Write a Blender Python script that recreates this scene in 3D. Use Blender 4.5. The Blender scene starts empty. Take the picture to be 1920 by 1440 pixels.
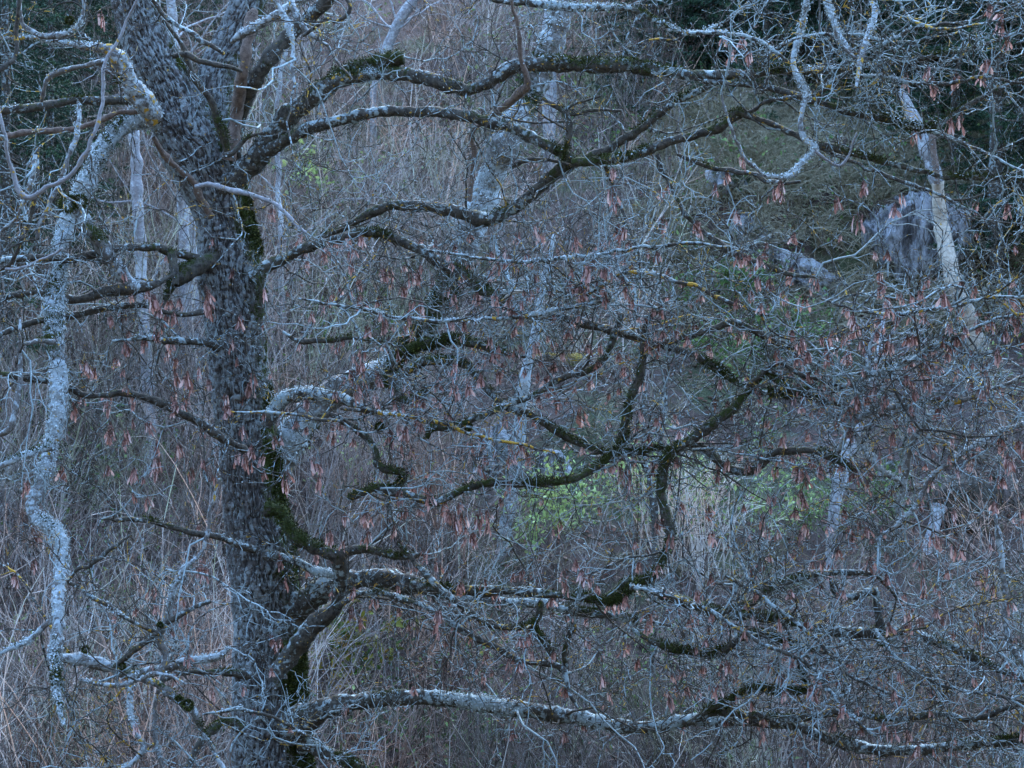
import bpy, math, random
import numpy as np
from mathutils import Vector

# ------------------------------------------------------------------ camera, world, light, exposure
sc = bpy.context.scene
col = sc.collection
CZ = 4.0                      # eye height above the hollow the tree stands in
K = 0.4 / 1920.0              # tangent per photograph pixel (90 mm lens on 36 mm film)
cam_d = bpy.data.cameras.new("camera"); cam = bpy.data.objects.new("camera", cam_d); col.objects.link(cam)
cam.location = (0, 0, CZ); cam.rotation_euler = (math.radians(90), 0, 0)
cam_d.lens = 90; cam_d.sensor_width = 36; cam_d.clip_start = 0.1; cam_d.clip_end = 2000
cam_d.dof.use_dof = True; cam_d.dof.focus_distance = 14.4; cam_d.dof.aperture_fstop = 8
sc.camera = cam

SUN_EL, SUN_ROT = math.radians(38), math.radians(10)
w = bpy.data.worlds.new("World"); sc.world = w; w.use_nodes = True
wn = w.node_tree.nodes; wl = w.node_tree.links; wn.clear()
sky = wn.new("ShaderNodeTexSky"); sky.sky_type = 'NISHITA'; sky.sun_disc = False
sky.sun_elevation = SUN_EL; sky.sun_rotation = SUN_ROT; sky.air_density = 1.0; sky.dust_density = .3; sky.ozone_density = 4.0
bg = wn.new("ShaderNodeBackground"); bg.inputs[1].default_value = 0.14
wo = wn.new("ShaderNodeOutputWorld"); wl.new(sky.outputs[0], bg.inputs[0]); wl.new(bg.outputs[0], wo.inputs[0])
sun_d = bpy.data.lights.new("sun", 'SUN'); sun_d.energy = 0.5; sun_d.angle = math.radians(45); sun_d.color = (.97, .99, 1)
sun = bpy.data.objects.new("sun", sun_d); col.objects.link(sun)
sd = Vector((math.cos(SUN_EL)*math.sin(SUN_ROT), math.cos(SUN_EL)*math.cos(SUN_ROT), math.sin(SUN_EL)))
sun.rotation_euler = (-sd).to_track_quat('-Z', 'Y').to_euler()
sc.view_settings.view_transform = 'Standard'; sc.view_settings.look = 'None'
sc.view_settings.gamma = 1; sc.view_settings.use_curve_mapping = False
sc.view_settings.exposure = 3.92
sc.cycles.max_bounces = 5; sc.cycles.diffuse_bounces = 3; sc.cycles.glossy_bounces = 1
sc.cycles.transmission_bounces = 2; sc.cycles.volume_bounces = 0

rnd = random.Random(11)
rs = np.random.RandomState(7)

# ------------------------------------------------------------------ noise
_perm = np.random.RandomState(3).permutation(4096)
_val = np.random.RandomState(4).rand(4096) * 2 - 1
def _h(ix, iy, iz):
    return _val[_perm[(_perm[(_perm[ix & 4095] + iy) & 4095] + iz) & 4095]]
def noise(p, s=1.0):
    """value noise, p (...,3) -> about -1..1"""
    q = np.asarray(p, float) * s + 517.3
    i = np.floor(q).astype(np.int64); f = q - i; f = f*f*(3-2*f)
    x, y, z = i[..., 0], i[..., 1], i[..., 2]
    fx, fy, fz = f[..., 0], f[..., 1], f[..., 2]
    def L(a, b, t): return a + (b-a)*t
    return L(L(L(_h(x, y, z), _h(x+1, y, z), fx), L(_h(x, y+1, z), _h(x+1, y+1, z), fx), fy),
             L(L(_h(x, y, z+1), _h(x+1, y, z+1), fx), L(_h(x, y+1, z+1), _h(x+1, y+1, z+1), fx), fy), fz)
def fbm(p, s=1.0, o=3):
    r = 0; a = 1; t = 0
    for k in range(o):
        r = r + a*noise(p, s*2.07**k); t += a; a *= .5
    return r/t
def sstep(a, b, x):
    t = np.clip((x-a)/(b-a), 0, 1); return t*t*(3-2*t)
def unit(v): return v/np.maximum(np.linalg.norm(v, axis=-1, keepdims=True), 1e-9)

# ------------------------------------------------------------------ materials
def newmat(name):
    m = bpy.data.materials.new(name); m.use_nodes = True
    n = m.node_tree.nodes; l = m.node_tree.links
    return m, n, l, n["Principled BSDF"]
def N(n, t, **kw):
    x = n.new(t)
    for k, v in kw.items(): setattr(x, k, v)
    return x
def mix(n, l, f, a, b):
    x = n.new("ShaderNodeMix"); x.data_type = 'RGBA'
    for s, v in ((0, f), (6, a), (7, b)):
        if hasattr(v, 'is_linked') or hasattr(v, 'links'): l.new(v, x.inputs[s])
        else: x.inputs[s].default_value = (*v, 1) if isinstance(v, tuple) else v
    return x.outputs[2]
def math_(n, l, op, a, b=0.0, c=None):
    x = n.new("ShaderNodeMath"); x.operation = op
    for s, v in enumerate((a, b) if c is None else (a, b, c)):
        if hasattr(v, 'links'): l.new(v, x.inputs[s])
        else: x.inputs[s].default_value = v
    return x.outputs[0]
def ramp(n, l, f, *st, interp='LINEAR'):
    x = n.new("ShaderNodeValToRGB"); x.color_ramp.interpolation = interp
    e = x.color_ramp.elements
    while len(e) < len(st): e.new(.5)
    for q, (p, c) in zip(e, st): q.position = p; q.color = (*c, 1)
    l.new(f, x.inputs[0]); return x.outputs[0]
def ntex(n, l, co, s, d=4, r=.6):
    x = n.new("ShaderNodeTexNoise"); x.inputs['Scale'].default_value = s; x.inputs['Detail'].default_value = d
    x.inputs['Roughness'].default_value = r; l.new(co, x.inputs['Vector']); return x.outputs[0]
def attr(n, name):
    x = n.new("ShaderNodeAttribute"); x.attribute_name = name; return x.outputs['Fac']
def thr(n, l, v, amount, soft=.06):
    """mask: 1 where noise v > 1-amount"""
    a = math_(n, l, 'SUBTRACT', math_(n, l, 'ADD', math_(n, l, 'MULTIPLY_ADD', v, 2.6, -.8), amount), 1.0)
    x = n.new("ShaderNodeMapRange"); x.inputs[1].default_value = -soft*2; x.inputs[2].default_value = soft*2
    l.new(a, x.inputs[0]); return x.outputs[0]

def bark_mat(name, dark, mid, lichen_c, ridged=False, moss_c=(.036, .043, .008)):
    m, n, l, b = newmat(name)
    co = N(n, "ShaderNodeTexCoord").outputs['Object']
    base = ramp(n, l, ntex(n, l, co, 38, 5, .7), (.32, dark), (.68, mid))
    if ridged: base = mix(n, l, attr(n, 'ridge'), (dark[0]*.6, dark[1]*.6, dark[2]*.6), base)
    big = ntex(n, l, co, 11, 3, .6); mid = ntex(n, l, co, 34, 2, .5); fine = ntex(n, l, co, 105, 4, .75)
    ln = math_(n, l, 'ADD', math_(n, l, 'MULTIPLY', big, .22), math_(n, l, 'ADD', math_(n, l, 'MULTIPLY', mid, .50), math_(n, l, 'MULTIPLY', fine, .28)))
    lm = thr(n, l, ln, attr(n, 'lichen'), .045)
    lc = mix(n, l, ntex(n, l, co, 120, 2), lichen_c, (lichen_c[0]*.55, lichen_c[1]*.6, lichen_c[2]*.6))
    c = mix(n, l, lm, base, lc)
    on = ntex(n, l, co, 28, 3, .6)
    om = thr(n, l, on, attr(n, 'orange'), .02)
    c = mix(n, l, om, c, mix(n, l, fine, (.50, .23, .02), (.38, .30, .06)))
    mn = math_(n, l, 'ADD', math_(n, l, 'MULTIPLY', ntex(n, l, co, 18, 3, .6), .5), math_(n, l, 'MULTIPLY', fine, .5))
    mm = thr(n, l, mn, attr(n, 'moss'), .05)
    c = mix(n, l, mm, c, mix(n, l, ntex(n, l, co, 160, 2), (moss_c[0]*.45, moss_c[1]*.5, moss_c[2]*.6), (moss_c[0]*1.3, moss_c[1]*1.35, moss_c[2])))
    l.new(c, b.inputs['Base Color']); b.inputs['Roughness'].default_value = .9
    b.inputs['Specular IOR Level'].default_value = .2
    bp = N(n, "ShaderNodeBump"); bp.inputs['Strength'].default_value = .7; bp.inputs['Distance'].default_value = .006
    h = math_(n, l, 'ADD', fine, math_(n, l, 'MULTIPLY', lm, .4)); l.new(h, bp.inputs['Height'])
    l.new(bp.outputs[0], b.inputs['Normal'])
    return m
def tone_mat(name, *stops, rough=.85, trans=0.0, var=0.25, scale=30, patch=False):
    m, n, l, b = newmat(name)
    t = attr(n, 'tone'); c = ramp(n, l, t, *stops)
    co = N(n, "ShaderNodeTexCoord").outputs['Object']
    if patch:                                          # stands of different shrubs: rusty, straw and olive stems
        pn = ntex(n, l, N(n, "ShaderNodeNewGeometry").outputs['Position'], .8, 3, .6)
        tint = ramp(n, l, pn, (.36, (1.25, .86, .66)), (.46, (1.0, .95, .9)), (.54, (1.0, 1.0, .98)), (.64, (.84, .96, .66)))
        mx = n.new("ShaderNodeMix"); mx.data_type = 'RGBA'; mx.blend_type = 'MULTIPLY'; mx.inputs[0].default_value = 1
        l.new(c, mx.inputs[6]); l.new(tint, mx.inputs[7]); c = mx.outputs[2]
    nz = ntex(n, l, co, scale, 3)
    x = n.new("ShaderNodeMapRange"); x.inputs[1].default_value = .3; x.inputs[2].default_value = .7
    x.inputs[3].default_value = 1-var; x.inputs[4].default_value = 1+var; l.new(nz, x.inputs[0])
    hv = n.new("ShaderNodeHueSaturation"); l.new(c, hv.inputs['Color']); l.new(x.outputs[0], hv.inputs['Value'])
    l.new(hv.outputs[0], b.inputs['Base Color']); b.inputs['Roughness'].default_value = rough
    b.inputs['Specular IOR Level'].default_value = .25
    if trans:
        tr = N(n, "ShaderNodeBsdfTranslucent"); l.new(hv.outputs[0], tr.inputs[0])
        ms = N(n, "ShaderNodeMixShader"); ms.inputs[0].default_value = trans
        l.new(b.outputs[0], ms.inputs[1]); l.new(tr.outputs[0], ms.inputs[2])
        l.new(ms.outputs[0], n["Material Output"].inputs[0])
    return m

LICH = (.38, .45, .43)
M_trunk = bark_mat("furrowed_bark", (.060, .054, .046), (.175, .160, .140), (.29, .31, .29), ridged=True, moss_c=(.045, .055, .010))
M_branch = bark_mat("branch_bark", (.018, .016, .012), (.110, .095, .070), LICH)
M_pale = bark_mat("pale_lichen_bark", (.07, .062, .052), (.20, .185, .155), (.44, .48, .46))
M_dead = bark_mat("bare_dead_wood", (.075, .052, .038), (.21, .155, .115), LICH)
M_bleach = bark_mat("bleached_wood", (.30, .25, .18), (.56, .50, .38), (.50, .50, .46))
M_far = bark_mat("grey_far_bark", (.16, .155, .15), (.34, .33, .31), (.52, .54, .52))
M_moss = tone_mat("moss_tufts", (0, (.010, .014, .003)), (.7, (.045, .055, .010)), (1, (.11, .12, .02)), rough=1)
M_lich = tone_mat("lichen_flakes", (0, (.26, .30, .27)), (1, (.56, .62, .60)), rough=1)
M_seed = tone_mat("winged_seeds", (0, (.12, .055, .038)), (.4, (.32, .155, .115)), (.75, (.50, .28, .225)), (1, (.62, .43, .36)), trans=.25, rough=.6, scale=60)
M_brush = tone_mat("brush_stems", (0, (.028, .022, .018)), (.35, (.098, .078, .064)), (.6, (.21, .18, .155)), (.82, (.40, .37, .325)), (1, (.62, .58, .51)), rough=.8, patch=True)
M_leafg = tone_mat("green_leaves", (0, (.04, .09, .025)), (.5, (.13, .22, .06)), (1, (.40, .52, .18)), trans=.35, rough=.6)
M_leafy = tone_mat("yellowing_leaves", (0, (.06, .12, .02)), (.5, (.22, .20, .03)), (1, (.36, .19, .03)), trans=.3, rough=.6)
M_dry = tone_mat("dry_leaves", (0, (.085, .036, .022)), (.5, (.23, .105, .065)), (1, (.40, .33, .25)), trans=.15, rough=.75)
M_grass = tone_mat("dry_grass", (0, (.10, .12, .05)), (.5, (.30, .27, .16)), (1, (.50, .44, .30)), trans=.2)
M_spruce = tone_mat("spruce_needles", (0, (.008, .024, .012)), (.6, (.020, .055, .024)), (1, (.055, .105, .035)), rough=.7, var=.3)
def rock_mat():
    m, n, l, b = newmat("weathered_limestone")
    co = N(n, "ShaderNodeTexCoord").outputs['Object']
    mp = N(n, 'ShaderNodeMapping'); mp.inputs['Scale'].default_value = (1.6, 1, .45); l.new(co, mp.inputs[0])
    c = ramp(n, l, ntex(n, l, mp.outputs[0], 6.5, 8, .72), (.38, (.045, .04, .033)), (.46, (.20, .20, .19)), (.51, (.42, .43, .42)), (.62, (.66, .69, .68)))
    mo = thr(n, l, ntex(n, l, co, 3.5, 6, .7), attr(n, 'moss'), .05)
    c = mix(n, l, mo, c, (.05, .065, .02))
    l.new(c, b.inputs['Base Color']); b.inputs['Roughness'].default_value = .9
    bp = N(n, "ShaderNodeBump"); bp.inputs['Strength'].default_value = 1; bp.inputs['Distance'].default_value = .14
    l.new(ntex(n, l, mp.outputs[0], 12, 8, .75), bp.inputs['Height']); l.new(bp.outputs[0], b.inputs['Normal'])
    return m
M_rock = rock_mat()
def soil_mat():
    m, n, l, b = newmat("leaf_strewn_soil")
    co = N(n, "ShaderNodeTexCoord").outputs['Object']
    c = ramp(n, l, ntex(n, l, co, 16, 8, .75), (.3, (.035, .026, .020)), (.55, (.10, .065, .045)), (.75, (.19, .12, .085)))
    g = thr(n, l, ntex(n, l, co, 1.1, 5, .65), attr(n, 'green'), .06)
    c = mix(n, l, g, c, ramp(n, l, ntex(n, l, co, 25, 4), (.3, (.03, .045, .015)), (.7, (.11, .12, .05))))
    l.new(c, b.inputs['Base Color']); b.inputs['Roughness'].default_value = .95
    bp = N(n, "ShaderNodeBump"); bp.inputs['Strength'].default_value = 1; bp.inputs['Distance'].default_value = .04
    l.new(ntex(n, l, co, 30, 6, .8), bp.inputs['Height']); l.new(bp.outputs[0], b.inputs['Normal'])
    return m
M_soil = soil_mat()

# ------------------------------------------------------------------ mesh helpers
class Geo:
    """collects vertices, faces (all quads or all tris per chunk) and float vertex attributes"""
    def __init__(s): s.v = []; s.f = []; s.a = {}; s.n = 0
    def add(s, v, f, **at):
        v = np.asarray(v, float).reshape(-1, 3); f = np.asarray(f, np.int64)
        s.v.append(v); s.f.append(f + s.n)
        for k in set(s.a) | set(at):
            x = at.get(k, 0.0)
            x = np.broadcast_to(np.asarray(x, float).reshape(-1), (len(v),)) if np.ndim(x) else np.full(len(v), float(x))
            if k not in s.a: s.a[k] = [np.zeros(s.n)] if s.n else []
            s.a[k].append(x)
        s.n += len(v)
    def mesh(s, name, m, smooth=False, origin=(0, 0, 0)):
        V = np.concatenate(s.v) - np.asarray(origin, float)
        me = bpy.data.meshes.new(name)
        me.vertices.add(len(V)); me.vertices.foreach_set('co', V.astype(np.float32).ravel())
        lens = np.concatenate([np.full(len(f), f.shape[1]) for f in s.f])
        idx = np.concatenate([f.ravel() for f in s.f])
        me.loops.add(len(idx)); me.loops.foreach_set('vertex_index', idx.astype(np.int32))
        me.polygons.add(len(lens)); st = np.concatenate([[0], np.cumsum(lens)[:-1]])
        me.polygons.foreach_set('loop_start', st.astype(np.int32))
        try: me.polygons.foreach_set('loop_total', lens.astype(np.int32))
        except Exception: pass
        if smooth: me.polygons.foreach_set('use_smooth', np.ones(len(lens), bool))
        for k, x in s.a.items():
            at = me.attributes.new(k, 'FLOAT', 'POINT'); at.data.foreach_set('value', np.concatenate(x).astype(np.float32))
        me.update(calc_edges=True); me.materials.append(m)
        return me
def link(name, me, parent=None, loc=None):
    o = bpy.data.objects.new(name, me); col.objects.link(o)
    if loc is not None: o.location = loc
    if parent is not None: o.parent = parent
    return o
def part(name, geo, m, root, smooth=True):
    """a child mesh of the thing 'root' whose geometry is given in world coordinates"""
    return link(name, geo.mesh(name, m, smooth, origin=root.location), root)
def tag(o, label=None, cat=None, group=None, kind=None):
    for k, v in (('label', label), ('category', cat), ('group', group), ('kind', kind)):
        if v: o[k] = v
    return o
def thing(name, label, cat, loc=(0, 0, 0), rz=0, group=None):
    o = bpy.data.objects.new(name, None); o.empty_display_size = .2; col.objects.link(o)
    o.location = loc; o.rotation_euler = (0, 0, rz); return tag(o, label, cat, group)

def tubes(P, R, sides=3, ref=(0, 1, 0), bump=0.0, bscale=12.0):
    """P (n,s,3), R (n,s): n tapered tubes; returns verts, quads, normals, (n,s,sides) index helper"""
    P = np.asarray(P, float); R = np.asarray(R, float); n, s, _ = P.shape
    T = unit(np.gradient(P, axis=1)); ref = np.asarray(ref, float)
    A = unit(np.cross(T, ref)); B = np.cross(T, A)
    ang = np.arange(sides) * 2*math.pi/sides
    nrm = A[:, :, None, :]*np.cos(ang)[None, None, :, None] + B[:, :, None, :]*np.sin(ang)[None, None, :, None]
    rr = R[:, :, None]
    V = P[:, :, None, :] + nrm*rr[..., None]
    if bump:
        d = fbm(V, bscale, 2)*bump; V = V + nrm*(rr*d)[..., None]
    i = np.arange(n)[:, None, None]*s*sides + np.arange(s-1)[None, :, None]*sides
    k = np.arange(sides)[None, None, :]; k2 = (k+1) % sides
    a = i+k; b = i+k2
    F = np.stack([a, b, b+sides, a+sides], -1).reshape(-1, 4)
    return V.reshape(-1, 3), F, nrm.reshape(-1, 3)

# ------------------------------------------------------------------ terrain
def ground_h(x, y):
    x = np.asarray(x, float); y = np.asarray(y, float)
    p = np.stack([x, y, np.zeros_like(x)], -1)
    h = .3 + .55*np.maximum(y-16, 0) - .12*np.maximum(y-34, 0)
    h = np.where(y > 60, .3+.55*44-.12*26 + .12*(y-60), h)
    h = h + .35*fbm(p, .35, 3)*sstep(15, 20, y) + .06*noise(p, 2.1)
    h = h + .75*sstep(23.9, 24.9, y+.35*noise(p, .8))*sstep(.9, 2.2, x)*(1-sstep(26, 29, y))      # rocky step on the right
    h = h + .45*sstep(20.9, 21.5, y+.3*noise(p, .9))*np.exp(-((x-.2)/.9)**2)*(1-sstep(22, 24, y))  # little ledge in the middle
    h = h + 2.4*(1-sstep(2, 9, y))                                                                # bank the camera stands on
    h = h + .85*np.maximum(-y-4, 0)*(1-sstep(50, 90, -y)*.5) + .5*np.maximum(np.abs(x)-26, 0)*(1-sstep(60, 200, np.abs(x))*.7)*sstep(40, 5, y)  # unseen slopes behind the camera and at the sides, added to block low sky light
    return h
def hit(px, py, lift=0.0):
    """ground point seen at photograph pixel px,py"""
    ys = np.arange(15.5, 70, .03); xs = (px-960)*K*ys; zs = CZ-(py-720)*K*ys
    d = ground_h(xs, ys)+lift - zs
    i = int(np.argmax(d > 0)); return Vector((xs[i], ys[i], float(ground_h(xs[i], ys[i]))))
def W(px, py, Y): return ((px-960)*K*Y, Y, CZ-(py-720)*K*Y)

def grid_ground():
    xs = np.concatenate([np.linspace(-400, -22, 12), np.linspace(-20, 20, 260), np.linspace(22, 400, 12)])
    ys = np.concatenate([np.linspace(-120, 4, 24), np.linspace(6, 14, 20), np.linspace(14.5, 40, 240), np.linspace(41, 60, 30), np.linspace(70, 500, 16)])
    X, Y = np.meshgrid(xs, ys); Z = ground_h(X, Y)
    V = np.stack([X, Y, Z], -1).reshape(-1, 3); nx = len(xs)
    i, j = np.meshgrid(np.arange(nx-1), np.arange(len(ys)-1)); a = (j*nx+i).ravel()
    F = np.stack([a, a+1, a+1+nx, a+nx], -1)
    green = np.clip(.30 + .30*noise(V, .4) - .10*sstep(23, 26, V[:, 1])*sstep(1, 3, V[:, 0]), 0, .9)
    g = Geo(); g.add(V, F, green=green)
    o = link("hillside_ground", g.mesh("hillside_ground", M_soil, True)); tag(o, 'steep hillside of brown leaf-strewn soil behind the tree', kind='structure')
grid_ground()

# ------------------------------------------------------------------ the old tree: traced limbs
TY = 15.0
TREE = thing("maple_tree", "old lichen-crusted maple with furrowed mossy trunk, spreading crooked limbs and hanging brown seed clusters", "tree",
             (float(W(512, 1500, TY)[0]), TY, float(ground_h(-1.4, TY))-.05))
SURF = dict(v=[], n=[], moss=[], lich=[], tw=[])      # surface samples for tufts and flakes
NODES = []                                              # (pt, tangent, radius, twigginess)

def catmull(P, step):
    P = np.asarray(P, float); out = []
    Q = np.vstack([2*P[0]-P[1], P, 2*P[-1]-P[-2]])
    for i in range(1, len(Q)-2):
        p0, p1, p2, p3 = Q[i-1:i+3]; L = np.linalg.norm((p2-p1)[:2]); k = max(2, int(L/step))
        t = (np.arange(k)/k)[:, None]
        out.append(.5*((2*p1)+(-p0+p2)*t+(2*p0-5*p1+4*p2-p3)*t**2+(-p0+3*p1-3*p2+p3)*t**3))
    out.append(P[-1:]); return np.vstack(out)

def limb_path(pts, d0, d1, wob=2.2, step=5):
    """pts: (px, py, width px) rows -> world points and radii"""
    rows = []; lw = pts[0][2]
    for p in pts:
        if len(p) > 2: lw = p[2]
        rows.append([p[0], p[1], lw])
    R = catmull(rows, step)
    s = np.concatenate([[0], np.cumsum(np.linalg.norm(np.diff(R[:, :2], axis=0), axis=1))]); u = s/s[-1]
    q = np.stack([s/38., np.full_like(s, R[0, 0]*.13), np.full_like(s, R[0, 1]*.17)], -1)
    fade = np.minimum(1, s/40)
    tw_ = np.clip((15-R[:, 2])/7, 0, 1)*3.2*(wob > 1.3); q2 = q*2.1
    R[:, 0] += (wob*noise(q)+tw_*noise(q2+3))*fade; R[:, 1] += (wob*noise(q+31)+tw_*noise(q2+61))*fade
    Y = d0+(d1-d0)*u + .10*noise(q*.35+77)*fade
    X = (R[:, 0]-960)*K*Y; Z = CZ-(R[:, 1]-720)*K*Y
    wd = np.maximum(R[:, 2], 2.2)*(.96+.14*noise(q*1.6+9)+.08*noise(q*4.1+3))
    return np.stack([X, Y, Z], -1), wd*.5*K*Y

def limb(pts, d0, d1, lich=.5, moss=.35, orange=.1, mat=None, tw=1.0, name='branch', cap=True, parent=None, label=None, sides=None, root=None, bump=.36, surf=True):
    P, R = limb_path(pts, d0, d1)
    if cap:                                            # close the tip
        t = P[-1]-P[-2]; P = np.vstack([P, P[-1]+t*.3, P[-1]+t*.32]); R = np.concatenate([R, [R[-1]*.6, R[-1]*.02]])
    sd_ = sides or (16 if R.max() > .05 else 10 if R.max() > .02 else 7)
    V, F, Nn = tubes(P[None], R[None], sd_, bump=bump*(1.35 if mat is M_pale else 1), bscale=26)
    rad = np.repeat(R, sd_)
    up = Nn[:, 2]
    big = fbm(V, 3.2, 2)
    mo = np.clip(moss*.8-.06 + .45*big + .16*up, 0, .92)*np.clip(rad/.012, .35, 1)
    li = np.clip(lich*.80-.04 + .32*fbm(V+5, 4.0, 2) + .08*up, 0, .95)
    orr = np.clip(orange*.75 + .25*fbm(V+50, 2.3, 2), 0, .55)*(orange > 0)
    g = Geo(); g.add(V, F, moss=mo, lichen=li, orange=orr, ridge=.5)
    r_ = root or TREE
    o = part(name, g, mat or M_branch, parent or r_)
    if parent is not None and parent is not r_: o.location = (0, 0, 0)
    if label: o['label'] = label
    if surf:
        SURF['v'].append(V); SURF['n'].append(Nn); SURF['moss'].append(mo); SURF['lich'].append(li*np.clip(rad/.01, .3, 1)); SURF['tw'].append(rad)
    if tw > 0:
        T = unit(np.gradient(P, axis=0))
        for i in range(3, len(P)-2): NODES.append((P[i], T[i], R[i], tw, o))
        NODES.append((P[-3], T[-3], R[-3], tw*6, o))
    return o

# ---- trunk with modelled bark furrows
def trunk():
    rows = [(528, 2000, 210), (522, 1700, 185), (515, 1520, 160), (510, 1440, 146), (506, 1330, 138), (503, 1240, 132), (501, 1150, 126), (492, 1060, 122), (482, 980, 118),
            (470, 900, 110), (458, 800, 106), (450, 700, 108), (440, 600, 108), (430, 500, 110), (424, 430, 100), (408, 370, 104), (385, 315, 122), (355, 250, 128), (325, 180, 104),
            (290, 110, 92), (262, 40, 86), (248, -30, 84), (236, -160, 80), (200, -420, 66), (190, -700, 40)]
    def build(rows, sides, step, nm, d1=TY, asp=1.0):
        R = catmull(rows, step); s = np.concatenate([[0], np.cumsum(np.linalg.norm(np.diff(R[:, :2], axis=0), axis=1))])
        Yc = TY+(d1-TY)*s/s[-1]
        P = np.stack([(R[:, 0]-960)*K*Yc, Yc, CZ-(R[:, 1]-720)*K*Yc], -1); r = R[:, 2]*.5*K*Yc
        V, F, Nn = tubes(P[None], r[None], sides)
        n_ = len(P); ang = np.tile(np.arange(sides)*2*math.pi/sides, n_); arc = np.repeat(s*K*TY, sides)
        # interlaced vertical ridges: warped ridged noise on a cylinder, long along the stem
        wx = np.stack([np.cos(ang)*1.0, np.sin(ang)*1.0, arc*2.6], -1)
        warp = noise(wx, 3.2)[:, None]*.10
        c = np.stack([np.cos(ang)*.205, np.sin(ang)*.205, arc*.15], -1) + warp*np.stack([-np.sin(ang), np.cos(ang), 0*ang], -1)*.32
        r1 = 1-np.abs(noise(c, 120))*1.9; r2 = 1-np.abs(noise(c+9, 215))*1.8
        furrow = np.clip(r1*.65+r2*.45, 0, 1)          # 1 in the cracks
        ridge = 1-sstep(.35, .95, furrow)
        burl = .030*np.clip(fbm(V, 3.0, 3), -.4, 1) + .012*fbm(V, 9, 2)
        V2 = V + Nn*(burl + .017*(ridge-.5) + .004*noise(V, 120))[:, None]
        px = 960+V[:, 0]/(K*V[:, 1]); py = 720-(V[:, 2]-CZ)/(K*V[:, 1])
        side = Nn[:, 0]                                # moss grows on the side facing right
        mo = sstep(.10, .9, side)*(.42+.40*sstep(1120, 1260, py)+.34*np.exp(-((py-850)/90)**2)+.30*np.exp(-((py-380)/110)**2)) + .06 + .30*fbm(V, 4, 3)
        li = .42 + .26*fbm(V+3, 2.6, 3)+.20*(ridge-.5)+.05*sstep(700, 300, py)
        g = Geo(); g.add(V2, F, moss=np.clip(mo, 0, .9), lichen=np.clip(li, 0, .8), ridge=ridge, orange=0)
        o = part(nm, g, M_trunk, TREE)
        sel = rs.rand(len(V2)) < .35
        SURF['v'].append(V2[sel]); SURF['n'].append(Nn[sel]); SURF['moss'].append(np.clip(mo-.12, 0, 1)[sel]); SURF['lich'].append(np.clip(li-.40, 0, 1)[sel]); SURF['tw'].append(np.full(sel.sum(), .06))
        return o
    build(rows, 300, 3.0, 'trunk')
    build([(392, 300, 60), (395, 240, 64), (398, 190, 66), (408, 130, 64), (440, 60, 62), (466, 0, 62), (490, -80, 58), (520, -250, 50), (540, -500, 34)], 120, 4.5, 'branch', d1=TY+.4)
trunk()

B = limb
# ---- limbs on the right, upper
B([(438, 300, 30), (447, 215, 31), (490, 132, 32), (540, 68, 30), (582, 32, 30), (640, -30, 28), (760, -160, 20), (900, -250, 10)], 14.9, 14.2, .38, .25, 0, tw=1.2)
dead = B([(428, 300, 26), (440, 240, 26), (452, 160, 24), (462, 95, 22), (472, 35, 24), (478, 18, 14)], 14.75, 14.6, .05, .05, 0, M_dead, tw=0, label='smooth brown barkless dead limb')
B([(420, 352, 52), (452, 325, 46), (480, 300, 42), (520, 245, 40), (570, 192, 42), (606, 168, 38), (640, 150, 30), (700, 137, 26), (780, 140, 28), (840, 160, 27), (872, 168, 26), (920, 150, 26),
   (962, 125, 27), (1040, 120, 28), (1120, 124, 26), (1180, 125, 26), (1240, 134, 24), (1290, 140, 22), (1370, 143, 18), (1460, 131, 17), (1560, 131, 15), (1640, 121, 13), (1740, 108, 11), (1830, 88, 8), (1960, 45, 6)], 14.9, 13.6, .52, .40, .05, tw=.8)
B([(606, 172, 30), (640, 142, 30), (690, 122, 30), (735, 112, 29), (756, 108, 28)], 14.75, 14.6, .5, .5, 0, tw=.5)
B([(500, 285, 26), (545, 258, 24), (600, 233, 22), (640, 225, 22), (700, 212, 22), (790, 209, 22), (850, 213, 22), (910, 227, 22), (960, 241, 22), (1010, 264, 22), (1050, 284, 20), (1085, 302, 16)], 14.8, 14.2, .52, .40, .03, tw=.7)
B([(490, 505, 20), (560, 470, 12), (640, 430, 13), (685, 405, 17), (725, 386, 20), (790, 385, 22), (850, 395, 24), (915, 411, 28), (960, 392, 25), (1000, 362, 25), (1060, 312, 24), (1120, 289, 20), (1160, 270, 18), (1210, 236, 17), (1260, 196, 15), (1310, 172, 14), (1346, 150, 12)], 14.9, 14.1, .48, .44, .03, tw=.9)
B([(1075, 304, 18), (1120, 300, 18), (1165, 296, 19), (1210, 284, 20), (1262, 264, 20), (1330, 246, 18), (1366, 228, 17), (1378, 210, 16), (1402, 215, 15), (1460, 240, 13), (1510, 260, 14), (1570, 281, 14),
   (1640, 300, 13), (1700, 312, 12), (1760, 330, 11), (1830, 332, 10), (1960, 336, 6)], 14.15, 13.6, .46, .50, .05, tw=.9)
B([(1320, 152, 10), (1370, 157, 13), (1400, 158, 13), (1460, 168, 14), (1520, 187, 16), (1570, 201, 15), (1620, 215, 15), (1660, 224, 15), (1700, 235, 15), (1740, 241, 14), (1780, 221, 11), (1830, 190, 10), (1900, 155, 9), (1980, 130, 7)], 14.1, 13.7, .5, .42, .05, tw=.9)
B([(1372, 228, 8), (1420, 200, 8), (1470, 184, 9), (1530, 176, 9), (1580, 142, 8), (1640, 100, 6), (1700, 60, 5)], 14.0, 13.6, .5, .4, .05, tw=1.2)
B([(1500, 258, 6), (1560, 288, 8), (1620, 313, 7), (1680, 336, 7), (1750, 360, 7), (1800, 384, 5), (1850, 411, 4), (1930, 425, 3)], 13.9, 13.5, .5, .3, .1, tw=1.2)
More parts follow.
